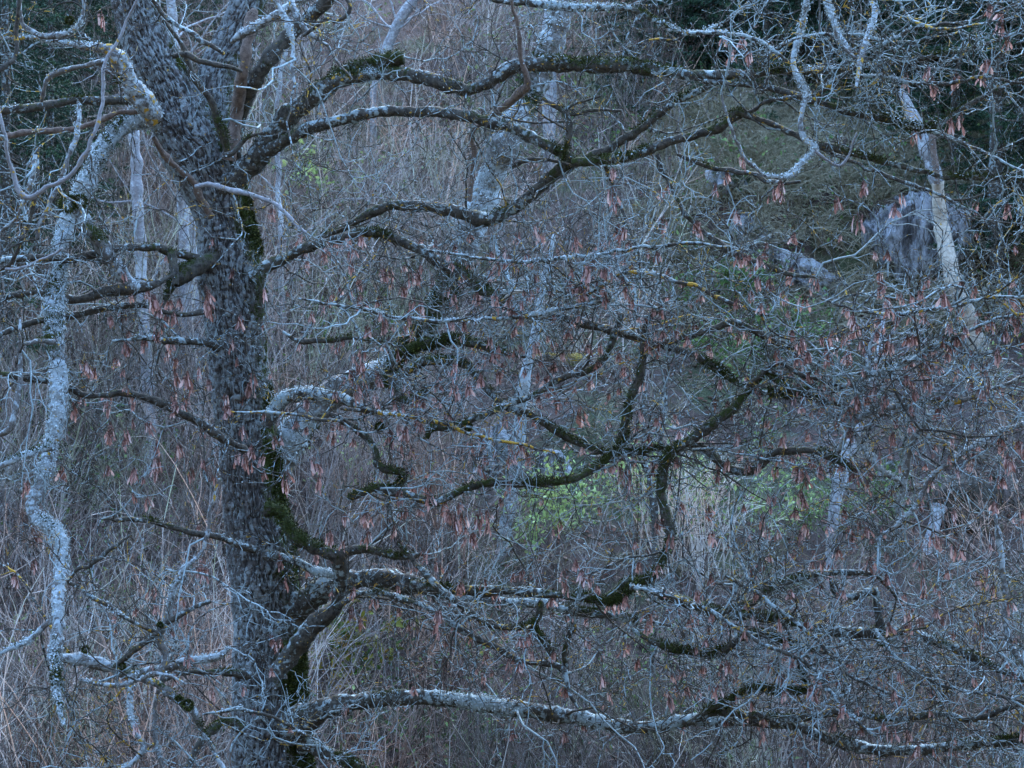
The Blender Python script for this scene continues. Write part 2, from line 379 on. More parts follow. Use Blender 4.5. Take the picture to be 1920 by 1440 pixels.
B([(1270, 290, 7), (1330, 312, 9), (1400, 325, 9), (1450, 342, 9), (1500, 338, 5)], 14.0, 13.8, .5, .4, .15, tw=1)
B([(1740, 245, 9), (1790, 262, 7), (1850, 290, 6), (1930, 325, 4)], 13.9, 13.6, .6, .2, .1, tw=1.2)
B([(1135, 312, 9), (1150, 350, 8), (1168, 400, 7), (1190, 450, 6), (1205, 520, 4)], 14.1, 13.9, .35, .3, .1, tw=1)
B([(1232, 290, 8), (1240, 318, 11), (1256, 345, 8), (1285, 402, 9), (1330, 442, 11), (1380, 475, 14), (1440, 500, 13), (1485, 516, 9), (1530, 520, 5)], 14.1, 13.8, .4, .55, .05, tw=1.1)
B([(1018, 185, 9), (1050, 205, 9), (1072, 212, 8), (1110, 206, 7), (1165, 206, 5)], 14.4, 14.2, .5, .4, .1, tw=.8)
B([(1055, 300, 7), (1065, 262, 12), (1068, 232, 14), (1060, 208, 12), (1080, 195, 7), (1125, 180, 4)], 14.2, 14.1, .4, .6, .1, tw=.5)
B([(880, 378, 9), (886, 330, 11), (890, 285, 10), (885, 252, 9), (905, 230, 8), (940, 205, 13), (975, 172, 17), (988, 155, 13), (978, 105, 9), (970, 50, 8), (958, -5, 6), (945, -90, 5)], 14.5, 14.0, .1, .1, 0, M_dead, tw=.6, label='bare pinkish dead twig hooked over the upper limb')
B([(960, 312, 12), (990, 300, 10), (1040, 300, 6), (1080, 310, 4)], 14.6, 14.3, .3, .2, .1, tw=.6)
B([(920, 0, 8), (960, 3, 12), (1010, 8, 16), (1060, 12, 16), (1130, 15, 14), (1180, 18, 12), (1220, 35, 10), (1290, 62, 8), (1350, 45, 7), (1420, -10, 5)], 14.6, 14.1, .6, .4, .1, tw=1.2)
# ---- the heavy limb that leaves low on the right and climbs up through the picture
B([(480, 925, 76), (520, 862, 66), (560, 802, 58), (610, 748, 54), (665, 716, 52), (720, 692, 46), (770, 645, 44), (815, 580, 46), (850, 510, 50), (880, 440, 52), (905, 375, 54), (932, 300, 54),
   (960, 240, 54), (985, 190, 56), (1020, 118, 50), (1044, 50, 48), (1052, -50, 44), (1040, -250, 34), (1000, -500, 20)], 15.1, 15.6, .62, .42, 0, M_pale, tw=.25, sides=28, bump=.16)
# ---- middle right limbs
B([(478, 520, 34), (500, 500, 26), (540, 482, 22), (580, 464, 20), (640, 446, 18), (690, 436, 18), (740, 447, 19), (790, 470, 21), (840, 500, 23), (880, 525, 22), (930, 560, 23), (985, 586, 20), (1040, 592, 18), (1100, 606, 18),
   (1160, 622, 17), (1230, 645, 16), (1290, 660, 15), (1340, 690, 15), (1400, 726, 14), (1445, 740, 12), (1500, 745, 7), (1560, 750, 5)], 14.8, 13.8, .46, .46, .05, tw=1.2)
B([(736, 725, 26), (734, 695, 32), (748, 668, 26), (780, 652, 22), (825, 640, 20), (850, 634, 19), (890, 645, 17), (935, 656, 13), (985, 668, 6)], 14.6, 14.2, .42, .72, .03, tw=.9)
B([(734, 700, 22), (745, 738, 19), (770, 751, 17), (790, 744, 16), (800, 728, 12)], 14.4, 14.3, .3, .7, 0, tw=.4)
B([(745, 712, 12), (785, 682, 18), (830, 675, 17), (872, 686, 14), (900, 712, 14), (940, 756, 15), (965, 766, 14), (1000, 780, 14), (1040, 808, 14), (1090, 832, 13), (1140, 851, 12), (1200, 846, 11), (1245, 838, 9)], 14.3, 13.9, .45, .48, .08, tw=1.0)
B([(800, 822, 10), (812, 802, 17), (850, 800, 13), (900, 781, 12), (950, 760, 12), (1000, 740, 12), (1050, 711, 12), (1100, 695, 13), (1130, 678, 15), (1147, 648, 15), (1156, 612, 12), (1166, 590, 8)], 13.9, 14.1, .42, .62, .06, tw=1.0)
B([(498, 800, 26), (512, 772, 26), (540, 744, 26), (580, 737, 26), (630, 745, 20), (680, 763, 17), (715, 772, 14), (750, 776, 8)], 14.6, 14.2, .62, .20, .02, tw=.7)
B([(640, 766, 7), (700, 772, 8), (760, 780, 8), (830, 796, 9), (880, 812, 7), (950, 830, 6), (1040, 848, 4)], 13.8, 13.6, .55, .1, .55, tw=1.2)
B([(430, 772, 4), (500, 772, 6), (560, 778, 7), (640, 790, 7)], 13.9, 13.7, .6, .05, .5, tw=1.0)
B([(618, 776, 8), (655, 796, 13), (690, 822, 13), (708, 852, 14), (706, 868, 15), (722, 880, 15), (750, 886, 15), (757, 897, 15), (746, 914, 16), (728, 922, 16)], 14.1, 14.0, .45, .5, .05, tw=.8)
B([(655, 935, 9), (700, 916, 14), (740, 921, 18), (790, 936, 18), (822, 940, 17), (862, 920, 15), (905, 906, 16), (960, 906, 16), (1040, 905, 15), (1092, 890, 15), (1140, 861, 15), (1165, 830, 15), (1170, 790, 16),
   (1186, 740, 16), (1199, 700, 15), (1206, 645, 14), (1214, 605, 11), (1232, 578, 8)], 13.9, 13.8, .40, .58, .05, tw=1.1)
B([(1445, 690, 9), (1410, 722, 14), (1372, 768, 18), (1330, 800, 20), (1290, 828, 20), (1255, 852, 18), (1243, 890, 17), (1240, 925, 18), (1247, 962, 18), (1256, 1000, 17), (1244, 1050, 13), (1222, 1080, 14), (1185, 1098, 14)], 13.8, 13.9, .42, .62, .03, tw=.9)
B([(1252, 846, 14), (1300, 836, 15), (1325, 842, 15), (1345, 866, 16), (1382, 882, 18), (1412, 880, 18), (1440, 860, 16), (1462, 846, 14), (1510, 845, 14), (1545, 850, 16), (1568, 864, 13), (1610, 884, 7)], 13.85, 13.6, .46, .58, .03, tw=1.0)
B([(1212, 655, 8), (1260, 640, 12), (1300, 626, 13), (1340, 615, 13), (1375, 603, 15), (1412, 620, 12), (1460, 646, 12), (1500, 656, 7)], 13.9, 13.7, .5, .5, .05, tw=1.1)
B([(1398, 728, 9), (1440, 688, 13), (1466, 680, 12), (1500, 700, 11), (1540, 712, 8), (1580, 720, 6), (1660, 726, 4)], 13.7, 13.6, .6, .25, .05, tw=1.3)
B([(1430, 692, 8), (1470, 722, 14), (1530, 746, 15), (1570, 758, 11), (1605, 786, 8)], 13.65, 13.6, .5, .5, .03, tw=1)
B([(1570, 850, 9), (1590, 812, 10), (1608, 786, 12), (1660, 766, 12), (1730, 756, 12), (1790, 756, 11), (1850, 736, 9), (1960, 690, 6)], 13.6, 13.3, .66, .22, .08, M_pale, tw=1.3)
B([(1596, 796, 10), (1625, 845, 13), (1655, 880, 12), (1690, 910, 6)], 13.6, 13.5, .7, .1, .05, M_pale, tw=1)
B([(1980, 780, 9), (1900, 803, 10), (1850, 820, 10), (1800, 855, 10), (1752, 884, 10), (1725, 930, 9), (1690, 975, 7), (1630, 1020, 4)], 13.4, 13.3, .72, .1, .1, M_pale, tw=1.1)
B([(1770, 757, 9), (1722, 808, 14), (1703, 858, 14), (1692, 910, 13), (1686, 950, 10), (1680, 1010, 5)], 13.5, 13.5, .66, .2, .05, M_pale, tw=.9)
B([(1600, 780, 9), (1618, 722, 9), (1630, 660, 7), (1648, 610, 4)], 13.5, 13.3, .66, .15, .1, M_pale, tw=1.2)
B([(1560, 735, 8), (1640, 700, 10), (1720, 666, 11), (1780, 640, 9), (1860, 600, 6), (1950, 580, 4)], 13.5, 13.2, .66, .2, .1, tw=1.3)
B([(1590, 702, 6), (1680, 690, 8), (1760, 645, 7), (1830, 665, 6), (1940, 640, 4)], 13.4, 13.1, .66, .2, .1, tw=1.3)
B([(1440, 735, 12), (1470, 742, 16), (1500, 735, 14), (1530, 718, 8)], 13.7, 13.6, .4, .7, 0, tw=.5)
B([(925, 440, 6), (945, 500, 8), (960, 535, 8), (990, 575, 7)], 14.1, 14.0, .7, .1, .05, tw=.7)
B([(940, 565, 5), (965, 548, 7), (1000, 540, 4)], 13.9, 13.8, .2, .0, 0, M_bleach, tw=0, label='short pale broken twig')
B([(488, 515, 16), (490, 560, 13), (488, 600, 12), (478, 628, 8)], 14.6, 14.5, .3, .4, 0, tw=.5)
B([(530, 622, 5), (560, 640, 11), (600, 640, 10), (650, 634, 8), (720, 640, 5)], 14.3, 14.0, .5, .5, .1, tw=1)
B([(800, 470, 5), (900, 485, 6), (1000, 490, 7), (1100, 478, 7), (1200, 465, 7), (1300, 455, 6), (1400, 470, 4)], 13.9, 13.5, .6, .1, .15, tw=1.3)
B([(1090, 560, 6), (1180, 510, 8), (1290, 535, 8), (1370, 570, 8), (1440, 590, 5)], 13.8, 13.5, .6, .1, .5, tw=1.2)
B([(560, 560, 4), (680, 580, 7), (790, 600, 8), (900, 600, 8), (1000, 590, 9), (1090, 570, 7), (1160, 560, 4)], 13.9, 13.7, .6, .15, .2, tw=1.4)
B([(1540, 560, 4), (1600, 580, 6), (1690, 590, 8), (1780, 575, 8), (1860, 560, 6), (1960, 555, 4)], 13.4, 13.1, .6, .1, .2, tw=1.3)
# ---- lower right limbs
B([(500, 955, 28), (530, 960, 22), (542, 985, 26), (560, 1010, 28), (595, 1028, 29), (640, 1042, 24)], 14.6, 14.4, .3, .75, 0, tw=.7)
B([(520, 1262, 44), (545, 1225, 38), (572, 1192, 36), (600, 1160, 34), (628, 1138, 30), (636, 1108, 27), (640, 1075, 29), (638, 1045, 31), (655, 1034, 20), (684, 1030, 15), (720, 1038, 14), (762, 1044, 13), (790, 1038, 8)], 14.6, 14.2, .40, .45, .03, tw=.7)
B([(500, 1040, 22), (548, 1050, 17), (590, 1068, 18), (625, 1076, 16)], 14.7, 14.5, .55, .2, 0, tw=.3)
B([(505, 1190, 74), (545, 1148, 60), (592, 1115, 48), (640, 1092, 42), (700, 1085, 40), (760, 1095, 38), (840, 1110, 30), (900, 1125, 21), (960, 1131, 19), (1020, 1132, 19), (1062, 1144, 17), (1110, 1150, 16), (1160, 1156, 15), (1215, 1168, 9), (1260, 1175, 5)], 14.9, 14.2, .60, .26, .02, tw=.9, sides=20)
B([(770, 1098, 22), (860, 1107, 22), (960, 1108, 18), (1010, 1111, 17), (1060, 1118, 14), (1120, 1124, 15), (1150, 1112, 18), (1192, 1094, 24), (1240, 1114, 22), (1290, 1130, 20), (1350, 1150, 20), (1420, 1155, 20), (1480, 1165, 22),
   (1540, 1180, 25), (1592, 1186, 24), (1650, 1186, 28), (1700, 1184, 19), (1760, 1204, 17), (1810, 1225, 17), (1860, 1250, 14), (1960, 1290, 10)], 14.3, 13.5, .52, .46, .05, tw=1.0)
B([(1185, 1100, 14), (1150, 1125, 17), (1110, 1120, 15), (1082, 1112, 9)], 14.0, 13.9, .4, .7, 0, tw=.4)
B([(1345, 1155, 12), (1380, 1136, 14), (1412, 1130, 14), (1432, 1110, 14), (1480, 1090, 14), (1530, 1076, 14), (1600, 1071, 13), (1645, 1082, 10), (1680, 1120, 5)], 13.8, 13.6, .42, .58, .05, tw=1)
B([(1185, 1180, 9), (1250, 1215, 14), (1300, 1222, 17), (1345, 1222, 17), (1385, 1200, 15), (1430, 1190, 14), (1480, 1208, 14), (1520, 1218, 9), (1570, 1226, 6)], 13.8, 13.5, .40, .62, .05, tw=1)
B([(1655, 1188, 20), (1645, 1140, 16), (1640, 1108, 17), (1600, 1118, 14), (1565, 1110, 11), (1556, 1085, 9)], 13.6, 13.5, .45, .6, .03, tw=.9)
B([(628, 1140, 12), (680, 1112, 11), (730, 1114, 11), (800, 1140, 12), (842, 1165, 12), (882, 1190, 13), (930, 1214, 13), (980, 1240, 12), (1040, 1248, 12), (1058, 1256, 12), (1064, 1288, 9), (1082, 1325, 5)], 14.3, 13.8, .52, .30, .15, tw=1.1)
B([(745, 1020, 6), (790, 1068, 12), (830, 1110, 14), (862, 1132, 14), (902, 1162, 14), (932, 1174, 13), (985, 1176, 14), (1005, 1162, 14), (1016, 1128, 9)], 14.1, 13.8, .45, .45, .3, tw=1)
B([(1003, 1178, 12), (1022, 1206, 15), (1042, 1238, 11), (1058, 1258, 12), (1062, 1215, 9), (1068, 1180, 5)], 13.9, 13.8, .4, .65, .03, tw=.6)
B([(545, 1362, 78), (585, 1340, 50), (620, 1326, 38), (660, 1318, 34), (720, 1312, 31), (800, 1307, 30), (870, 1314, 30), (940, 1325, 30), (1010, 1335, 29), (1080, 1346, 30), (1150, 1360, 30), (1220, 1362, 27), (1290, 1352, 24),
   (1345, 1352, 21), (1400, 1351, 20), (1480, 1356, 22), (1530, 1376, 22), (1590, 1395, 23), (1640, 1404, 23), (1700, 1408, 21), (1780, 1400, 20), (1850, 1395, 20), (1980, 1378, 18)], 14.8, 13.5, .60, .32, .0, tw=.7, sides=18)
B([(1300, 1352, 12), (1345, 1334, 15), (1420, 1341, 16), (1500, 1346, 16), (1570, 1334, 15), (1600, 1334, 14), (1640, 1345, 12), (1700, 1346, 11), (1780, 1340, 11), (1812, 1350, 11), (1860, 1340, 11), (1960, 1300, 7)], 13.8, 13.3, .48, .46, .05, tw=1.0)
B([(1290, 1358, 10), (1330, 1330, 12), (1372, 1310, 13), (1410, 1290, 12), (1470, 1295, 15), (1510, 1294, 14), (1514, 1278, 10), (1496, 1250, 7)], 13.8, 13.6, .40, .62, .03, tw=1.0)
B([(565, 1392, 40), (600, 1408, 26), (640, 1424, 24), (690, 1452, 20), (760, 1500, 14)], 14.8, 14.4, .45, .4, 0, tw=.7)
B([(1180, 1100, 10), (1300, 1130, 8), (1420, 1200, 8), (1520, 1250, 7), (1580, 1330, 8), (1640, 1380, 5)], 13.5, 13.1, .62, .1, .2, tw=1.2)
B([(1360, 1080, 5), (1430, 1120, 8), (1490, 1165, 8), (1540, 1210, 8), (1600, 1270, 7), (1700, 1310, 4)], 13.4, 13.1, .65, .05, .25, tw=1.3)
B([(1640, 1180, 7), (1690, 1240, 7), (1780, 1290, 7), (1860, 1300, 5), (1960, 1330, 4)], 13.4, 13.1, .65, .1, .1, tw=1.4)
B([(1865, 960, 8), (1878, 1040, 13), (1884, 1100, 12), (1888, 1180, 14), (1910, 1230, 13), (1960, 1290, 8)], 13.5, 13.4, .68, .2, .03, M_pale, tw=1.1)
# ---- limbs on the left
B([(395, 492, 22), (365, 482, 17), (330, 475, 16), (280, 464, 15), (230, 465, 15), (180, 476, 16), (130, 486, 15), (60, 482, 15), (-40, 492, 12)], 14.8, 14.0, .5, .2, .03, tw=.8)
B([(420, 480, 30), (385, 494, 32), (362, 506, 34), (340, 516, 38), (326, 524, 34), (319, 538, 20), (313, 556, 9), (308, 574, 3)], 14.9, 14.5, .15, .35, 0, M_branch, tw=0, label='short broken rotten stub of a limb')
B([(330, 535, 10), (326, 500, 16), (322, 478, 15), (320, 462, 6)], 14.5, 14.6, .1, .2, 0, tw=0)
B([(330, 512, 5), (312, 522, 8), (290, 534, 16), (250, 541, 25), (205, 545, 24), (170, 556, 16), (130, 562, 16), (85, 551, 14), (40, 550, 13), (-30, 575, 10)], 14.5, 14.2, .25, .15, 0, tw=.5)
B([(140, 380, 30), (162, 420, 32), (195, 468, 30), (230, 515, 28), (258, 542, 24)], 14.3, 14.4, .66, .32, 0, M_pale, tw=.5)
B([(400, 580, 16), (330, 590, 8), (262, 572, 12), (200, 578, 14), (130, 594, 13), (60, 606, 12), (-30, 640, 9)], 14.7, 14.2, .5, .2, 0, tw=.9)
B([(410, 652, 18), (388, 642, 15), (350, 640, 14), (300, 637, 13), (262, 633, 9), (210, 640, 5)], 14.7, 14.4, .5, .2, 0, tw=.9)
B([(460, 845, 16), (430, 828, 15), (382, 796, 17), (332, 770, 16), (290, 752, 16), (232, 738, 13), (170, 742, 11), (110, 722, 12), (30, 706, 12), (-40, 700, 9)], 14.5, 13.9, .42, .38, .03, tw=1.1)
B([(478, 1032, 18), (448, 1022, 15), (400, 1004, 13), (350, 998, 12), (310, 984, 10), (255, 974, 9), (188, 976, 5)], 14.4, 14.0, .4, .3, .05, tw=1.0)
B([(470, 1268, 20), (420, 1262, 13), (350, 1262, 10), (300, 1275, 8)], 14.6, 14.3, .4, .2, .1, tw=.8)
B([(455, 1370, 22), (425, 1352, 16), (395, 1372, 15), (372, 1400, 14), (350, 1440, 12), (330, 1500, 8)], 14.6, 14.2, .45, .25, .05, tw=1.0)
B([(452, 1370, 14), (432, 1400, 12), (428, 1450, 11), (420, 1520, 8)], 14.6, 14.4, .2, .1, 0, M_dead, tw=.6)
B([(380, 1340, 4), (440, 1330, 8), (500, 1340, 7), (560, 1370, 6), (610, 1400, 4)], 14.0, 13.9, .6, .1, .15, tw=1.0)
# the drooping pale bough
B([(372, 285, 30), (345, 262, 40), (315, 232, 42), (285, 220, 42), (255, 226, 40), (215, 250, 36), (182, 298, 34), (160, 350, 36), (132, 400, 33), (116, 460, 30), (112, 520, 34), (100, 590, 38), (105, 650, 38), (112, 720, 34), (106, 790, 32), (92, 850, 27),
   (80, 900, 28), (62, 948, 30), (76, 976, 28), (110, 1000, 27), (116, 1050, 26), (110, 1120, 26), (108, 1180, 25), (104, 1235, 23), (108, 1285, 15), (112, 1325, 14), (120, 1358, 9)], 15.05, 13.0, .82, .34, .12, M_pale, tw=.3, sides=18,
  label='thick drooping bough crusted in white lichen with moss cushions')
B([(290, 222, 34), (268, 190, 40), (242, 158, 36), (225, 118, 32), (200, 92, 24), (150, 85, 14), (100, 78, 10), (50, 70, 8), (-30, 72, 7)], 14.5, 14.0, .72, .4, .30, M_pale, tw=1.0)
B([(103, 1232, 20), (125, 1236, 25), (170, 1240, 27), (218, 1256, 26), (250, 1266, 22), (300, 1256, 20), (360, 1240, 19), (408, 1232, 15), (430, 1216, 9)], 13.3, 13.2, .66, .42, .05, M_pale, tw=.5)
B([(300, 1262, 14), (312, 1228, 13), (298, 1192, 14), (315, 1160, 17), (320, 1118, 12), (336, 1080, 10), (350, 1062, 10), (374, 1040, 9), (390, 1000, 8), (396, 950, 6), (410, 900, 4)], 13.2, 13.2, .66, .3, .15, M_pale, tw=1.0)
B([(312, 1168, 10), (350, 1148, 11), (392, 1128, 8)], 13.2, 13.3, .4, .1, .05, tw=.2)
B([(300, 1190, 10), (252, 1166, 9), (190, 1130, 9), (150, 1104, 8), (128, 1090, 8), (146, 1066, 9), (172, 1062, 9), (210, 1026, 8), (246, 1002, 5)], 13.2, 13.1, .55, .12, .2, tw=.7)
B([(210, 1252, 10), (250, 1222, 13), (280, 1200, 9), (290, 1190, 8)], 13.2, 13.2, .5, .35, 0, tw=.4)
B([(250, 1264, 12), (243, 1300, 13), (246, 1340, 12), (260, 1382, 12), (270, 1402, 12), (252, 1424, 10), (215, 1450, 8)], 13.2, 13.0, .75, .15, .22, M_pale, tw=.8)
B([(265, 1272, 14), (300, 1285, 16), (340, 1318, 16), (362, 1334, 14), (385, 1380, 9), (425, 1450, 9)], 13.2, 13.1, .6, .45, .03, M_pale, tw=.6)
B([(308, 1262, 9), (292, 1320, 8), (292, 1380, 9), (306, 1450, 9)], 13.2, 13.1, .6, .1, .15, M_pale, tw=.7)
B([(150, 1275, 8), (185, 1282, 9), (240, 1282, 9), (300, 1262, 8), (350, 1282, 5)], 13.15, 13.1, .6, .3, .1, M_pale, tw=.8)
B([(105, 1158, 14), (85, 1172, 12), (52, 1200, 12), (0, 1226, 9), (-60, 1250, 7)], 13.25, 13.1, .7, .2, .03, M_pale, tw=.6)
B([(95, 838, 16), (70, 846, 14), (40, 855, 13), (0, 874, 11), (-60, 900, 8)], 13.7, 13.5, .75, .1, .03, M_pale, tw=.5)
B([(38, 596, 4), (38, 650, 8), (35, 720, 10), (24, 785, 12), (16, 806, 12), (-40, 832, 12)], 13.4, 13.3, .5, .05, .05, M_pale, tw=.6)
B([(105, 640, 12), (60, 642, 9), (38, 638, 7)], 13.8, 13.5, .5, .2, 0, M_pale, tw=.3)
B([(300, 205, 22), (240, 190, 18), (180, 190, 17), (120, 191, 16), (60, 201, 17), (-30, 210, 15)], 14.8, 14.4, .35, .35, 0, tw=.7)
B([(290, 215, 14), (232, 211, 10), (180, 226, 11), (130, 243, 11), (60, 246, 13), (-30, 268, 12)], 14.5, 14.3, .1, .05, 0, M_dead, tw=.4)
B([(265, -20, 5), (230, 62, 6), (198, 118, 8), (196, 160, 8), (186, 220, 8), (172, 262, 8), (158, 292, 8), (128, 332, 9), (92, 350, 9), (52, 369, 10), (32, 350, 9), (14, 290, 8), (2, 220, 7), (-20, 120, 6)], 12.6, 12.6, .12, .0, .1, M_far, tw=.25, label='long smooth grey shoot looping down in front of the tree')
B([(160, -20, 7), (152, 35, 9), (130, 58, 10), (98, 67, 11), (68, 62, 12), (44, 46, 10), (34, 10, 9), (36, -30, 8)], 13.2, 13.2, .7, .1, .05, M_pale, tw=.6)
B([(36, -10, 9), (32, 50, 9), (28, 98, 9), (8, 128, 9), (-30, 145, 7)], 13.0, 13.0, .3, .1, .1, tw=.5)
B([(78, 190, 8), (86, 152, 11), (108, 136, 12), (150, 124, 11), (198, 116, 9)], 12.9, 12.7, .5, .2, .15, M_pale, tw=.6)
B([(66, 290, 9), (60, 330, 11), (50, 366, 9), (20, 420, 8), (-20, 450, 7)], 12.8, 12.9, .72, .1, .1, M_pale, tw=.7)
B([(146, 190, 7), (148, 222, 10), (140, 262, 10), (122, 312, 10), (104, 362, 10), (84, 398, 9), (68, 450, 7)], 13.2, 13.0, .6, .15, .1, M_pale, tw=.7)
B([(10, 505, 6), (40, 503, 7), (80, 486, 6), (118, 464, 5)], 12.9, 12.8, .1, .0, 0, M_far, tw=.1)
B([(70, 280, 8), (66, 360, 9), (50, 430, 9), (20, 490, 8), (-10, 505, 8)], 13.1, 13.1, .35, .1, .1, tw=.7)
# ---- boughs that come down from the high crown on the right
B([(540, -250, 20), (900, -330, 18), (1300, -300, 17), (1515, -120, 13), (1514, 0, 11), (1500, 60, 12), (1488, 118, 12), (1504, 160, 11), (1514, 184, 10), (1502, 210, 10), (1500, 240, 10), (1510, 265, 10), (1528, 283, 9), (1502, 310, 9), (1476, 333, 9),
   (1440, 331, 8), (1410, 310, 8), (1385, 270, 6), (1362, 212, 5), (1353, 178, 4)], 15.0, 13.2, .74, .05, .14, M_pale, tw=.25)
B([(1528, 283, 7), (1550, 300, 6), (1575, 310, 6), (1592, 286, 5), (1604, 252, 4)], 13.25, 13.2, .3, .0, .05, M_far, tw=.2)
B([(1300, -300, 14), (1530, -120, 11), (1550, -10, 11), (1562, 38, 11), (1572, 68, 12), (1590, 88, 12), (1602, 112, 7)], 14.4, 13.2, .72, .05, .35, M_pale, tw=1.0)
B([(1565, 50, 7), (1576, 84, 8), (1598, 106, 6), (1618, 112, 4)], 13.2, 13.2, .7, .1, .2, M_pale, tw=.8)
B([(1400, -300, 14), (1630, -110, 11), (1635, -10, 10), (1641, 30, 12), (1626, 70, 12), (1613, 120, 11), (1605, 162, 6)], 14.3, 13.1, .7, .03, .40, M_pale, tw=.8)
B([(1630, -110, 9), (1670, -20, 6), (1700, 26, 7), (1730, 43, 7), (1772, 55, 6), (1850, 45, 4)], 13.4, 13.0, .6, .05, .48, tw=1.3)
B([(1400, 40, 4), (1340, 60, 6), (1290, 60, 7), (1350, 62, 8), (1410, 70, 8), (1450, 92, 7), (1480, 120, 6)], 13.8, 13.5, .6, .4, .1, tw=1.2)
B([(1430, 130, 7), (1452, 96, 7), (1500, 70, 7), (1590, 62, 7), (1680, 80, 6), (1800, 60, 4)], 13.7, 13.4, .6, .1, .1, tw=1.4)
B([(1560, 130, 7), (1640, 92, 8), (1720, 52, 7), (1810, 40, 6), (1930, 0, 4)], 13.6, 13.2, .6, .1, .1, tw=1.5)
B([(1600, 140, 6), (1680, 150, 8), (1760, 158, 8), (1840, 145, 7), (1940, 160, 4)], 13.6, 13.2, .6, .1, .1, tw=1.4)
# ---- upper left / middle small boughs
B([(436, 78, 14), (450, 66, 17), (490, 46, 18), (530, 20, 17), (575, -10, 15), (640, -70, 12)], 14.3, 13.8, .72, .05, .2, M_pale, tw=.4)
B([(500, -30, 10), (515, 0, 10), (532, 34, 12), (546, 62, 12), (550, 92, 9), (545, 128, 7), (552, 156, 4)], 13.8, 13.6, .72, .05, .2, M_pale, tw=.7)
B([(538, -20, 12), (552, 20, 13), (574, 55, 12), (602, 75, 8), (628, 112, 6), (660, 150, 3)], 13.9, 13.8, .5, .1, .1, M_pale, tw=.5)
B([(620, -40, 6), (648, -5, 7), (655, 10, 8), (651, 26, 9), (634, 41, 9), (610, 38, 7), (592, 50, 7), (566, 66, 7)], 13.7, 13.7, .4, .1, .15, tw=.6)
B([(262, -30, 8), (290, 5, 9), (320, 38, 10), (352, 60, 11), (388, 84, 10), (420, 100, 6)], 13.9, 13.9, .45, .2, .05, tw=.8)
B([(305, 38, 7), (330, 66, 8), (344, 95, 12), (356, 130, 13), (372, 158, 14), (392, 185, 14), (408, 225, 15), (428, 285, 18)], 14.3, 14.6, .3, .4, 0, tw=.6)
B([(322, 106, 10), (350, 102, 12), (380, 116, 12), (425, 122, 9), (452, 132, 6)], 14.2, 14.3, .35, .6, 0, tw=.6)
B([(288, 258, 7), (308, 288, 13), (340, 320, 11), (366, 346, 14), (376, 372, 15), (390, 392, 16), (398, 405, 12)], 14.3, 14.6, .1, .05, 0, M_dead, tw=.2)
B([(366, 350, 8), (395, 346, 10), (430, 356, 11), (465, 366, 10), (510, 380, 9), (545, 410, 7), (572, 436, 5)], 14.3, 13.9, .12, .05, 0, M_far, tw=.5)
B([(420, 292, 14), (440, 285, 12), (462, 262, 9), (490, 250, 5)], 14.4, 14.3, .3, .3, 0, tw=.8)

# ------------------------------------------------------------------ twigs
def grow(P0, D0, L, S, rng, curl=.10, jit=.38, droop=0.0):
    """crooked shoots, vectorised: P0 (n,3), D0 (n,3), L (n) -> (n,S,3)"""
    n = len(P0); out = np.empty((n, S, 3)); out[:, 0] = P0; d = unit(D0)
    st = (L/(S-1))[:, None]
    for k in range(1, S):
        d = unit(d + rng.randn(n, 3)*jit*np.array([1, .7, 1]) + np.array([0, 0, 1])*curl - np.array([0, 0, 1])*np.asarray(droop).reshape(-1, 1))
        out[:, k] = out[:, k-1]+d*st
    return out
nodes_p = np.array([n[0] for n in NODES]); nodes_t = np.array([n[1] for n in NODES]); nodes_w = np.array([n[3] for n in NODES])
vis = (np.abs(nodes_p[:, 0]) < .24*nodes_p[:, 1]) & (np.abs(nodes_p[:, 2]-CZ) < .19*nodes_p[:, 1])
nodes_px = 960+nodes_p[:, 0]/(K*nodes_p[:, 1]); nodes_py = 720-(nodes_p[:, 2]-CZ)/(K*nodes_p[:, 1])
dens = 1.0*nodes_w*np.where(nodes_py < 330, .55, 1.0)*np.where(nodes_px < 420, .7, 1.0)*np.where(nodes_px > 1300, 1.2, 1)*np.where(vis, 1, .25)*np.where((nodes_px > 1230)&(nodes_px < 1840)&(nodes_py > 200)&(nodes_py < 545), .22, 1)
N1 = 1250
pick = rs.choice(len(NODES), N1, p=dens/dens.sum())
D = rs.randn(N1, 3)*np.array([1, .75, 1]); T = nodes_t[pick]*np.sign(rs.rand(N1)-.15)[:, None]
D = unit(D - (D*T).sum(1)[:, None]*T) + T*rs.uniform(.2, 1.1, N1)[:, None]
L1 = rs.uniform(.22, .85, N1)*np.where(rs.rand(N1) < .2, 1.35, 1)
tw1 = grow(nodes_p[pick], D, L1, 10, rs, curl=.04, jit=.30, droop=(rs.rand(N1) < .25)*.12)
r1 = rs.uniform(.0036, .0074, N1)*(.6+.4*L1/.85)
R1 = r1[:, None]*np.linspace(1, .38, 10)[None]
def children(P, n, u0, lmin, lmax, S, rng, curl, jit, spread=1.0):
    i = rng.randint(0, len(P), n); s = P.shape[1]
    u = u0 + (1-u0)*rng.rand(n)**.8; f = u*(s-1); k = np.minimum(f.astype(int), s-2); t = (f-k)[:, None]
    p = P[i, k]*(1-t)+P[i, k+1]*t; tg = unit(P[i, k+1]-P[i, k])
    q = rng.randn(n, 3); q = unit(q-(q*tg).sum(1)[:, None]*tg)
    L = rng.uniform(lmin, lmax, n)
    return grow(p, q*spread+tg*rng.uniform(.3, 1.2, n)[:, None], L, S, rng, curl, jit), i
tw2, i2 = children(tw1, 8200, .12, .08, .36, 6, rs, .05, .38)
tw3, i3 = children(tw2, 15500, .15, .025, .13, 3, rs, .08, .3)
R2 = rs.uniform(.0019, .0033, len(tw2))[:, None]*np.linspace(1, .5, 6)[None]
R3 = rs.uniform(.0014, .0023, len(tw3))[:, None]*np.linspace(1, .6, 3)[None]
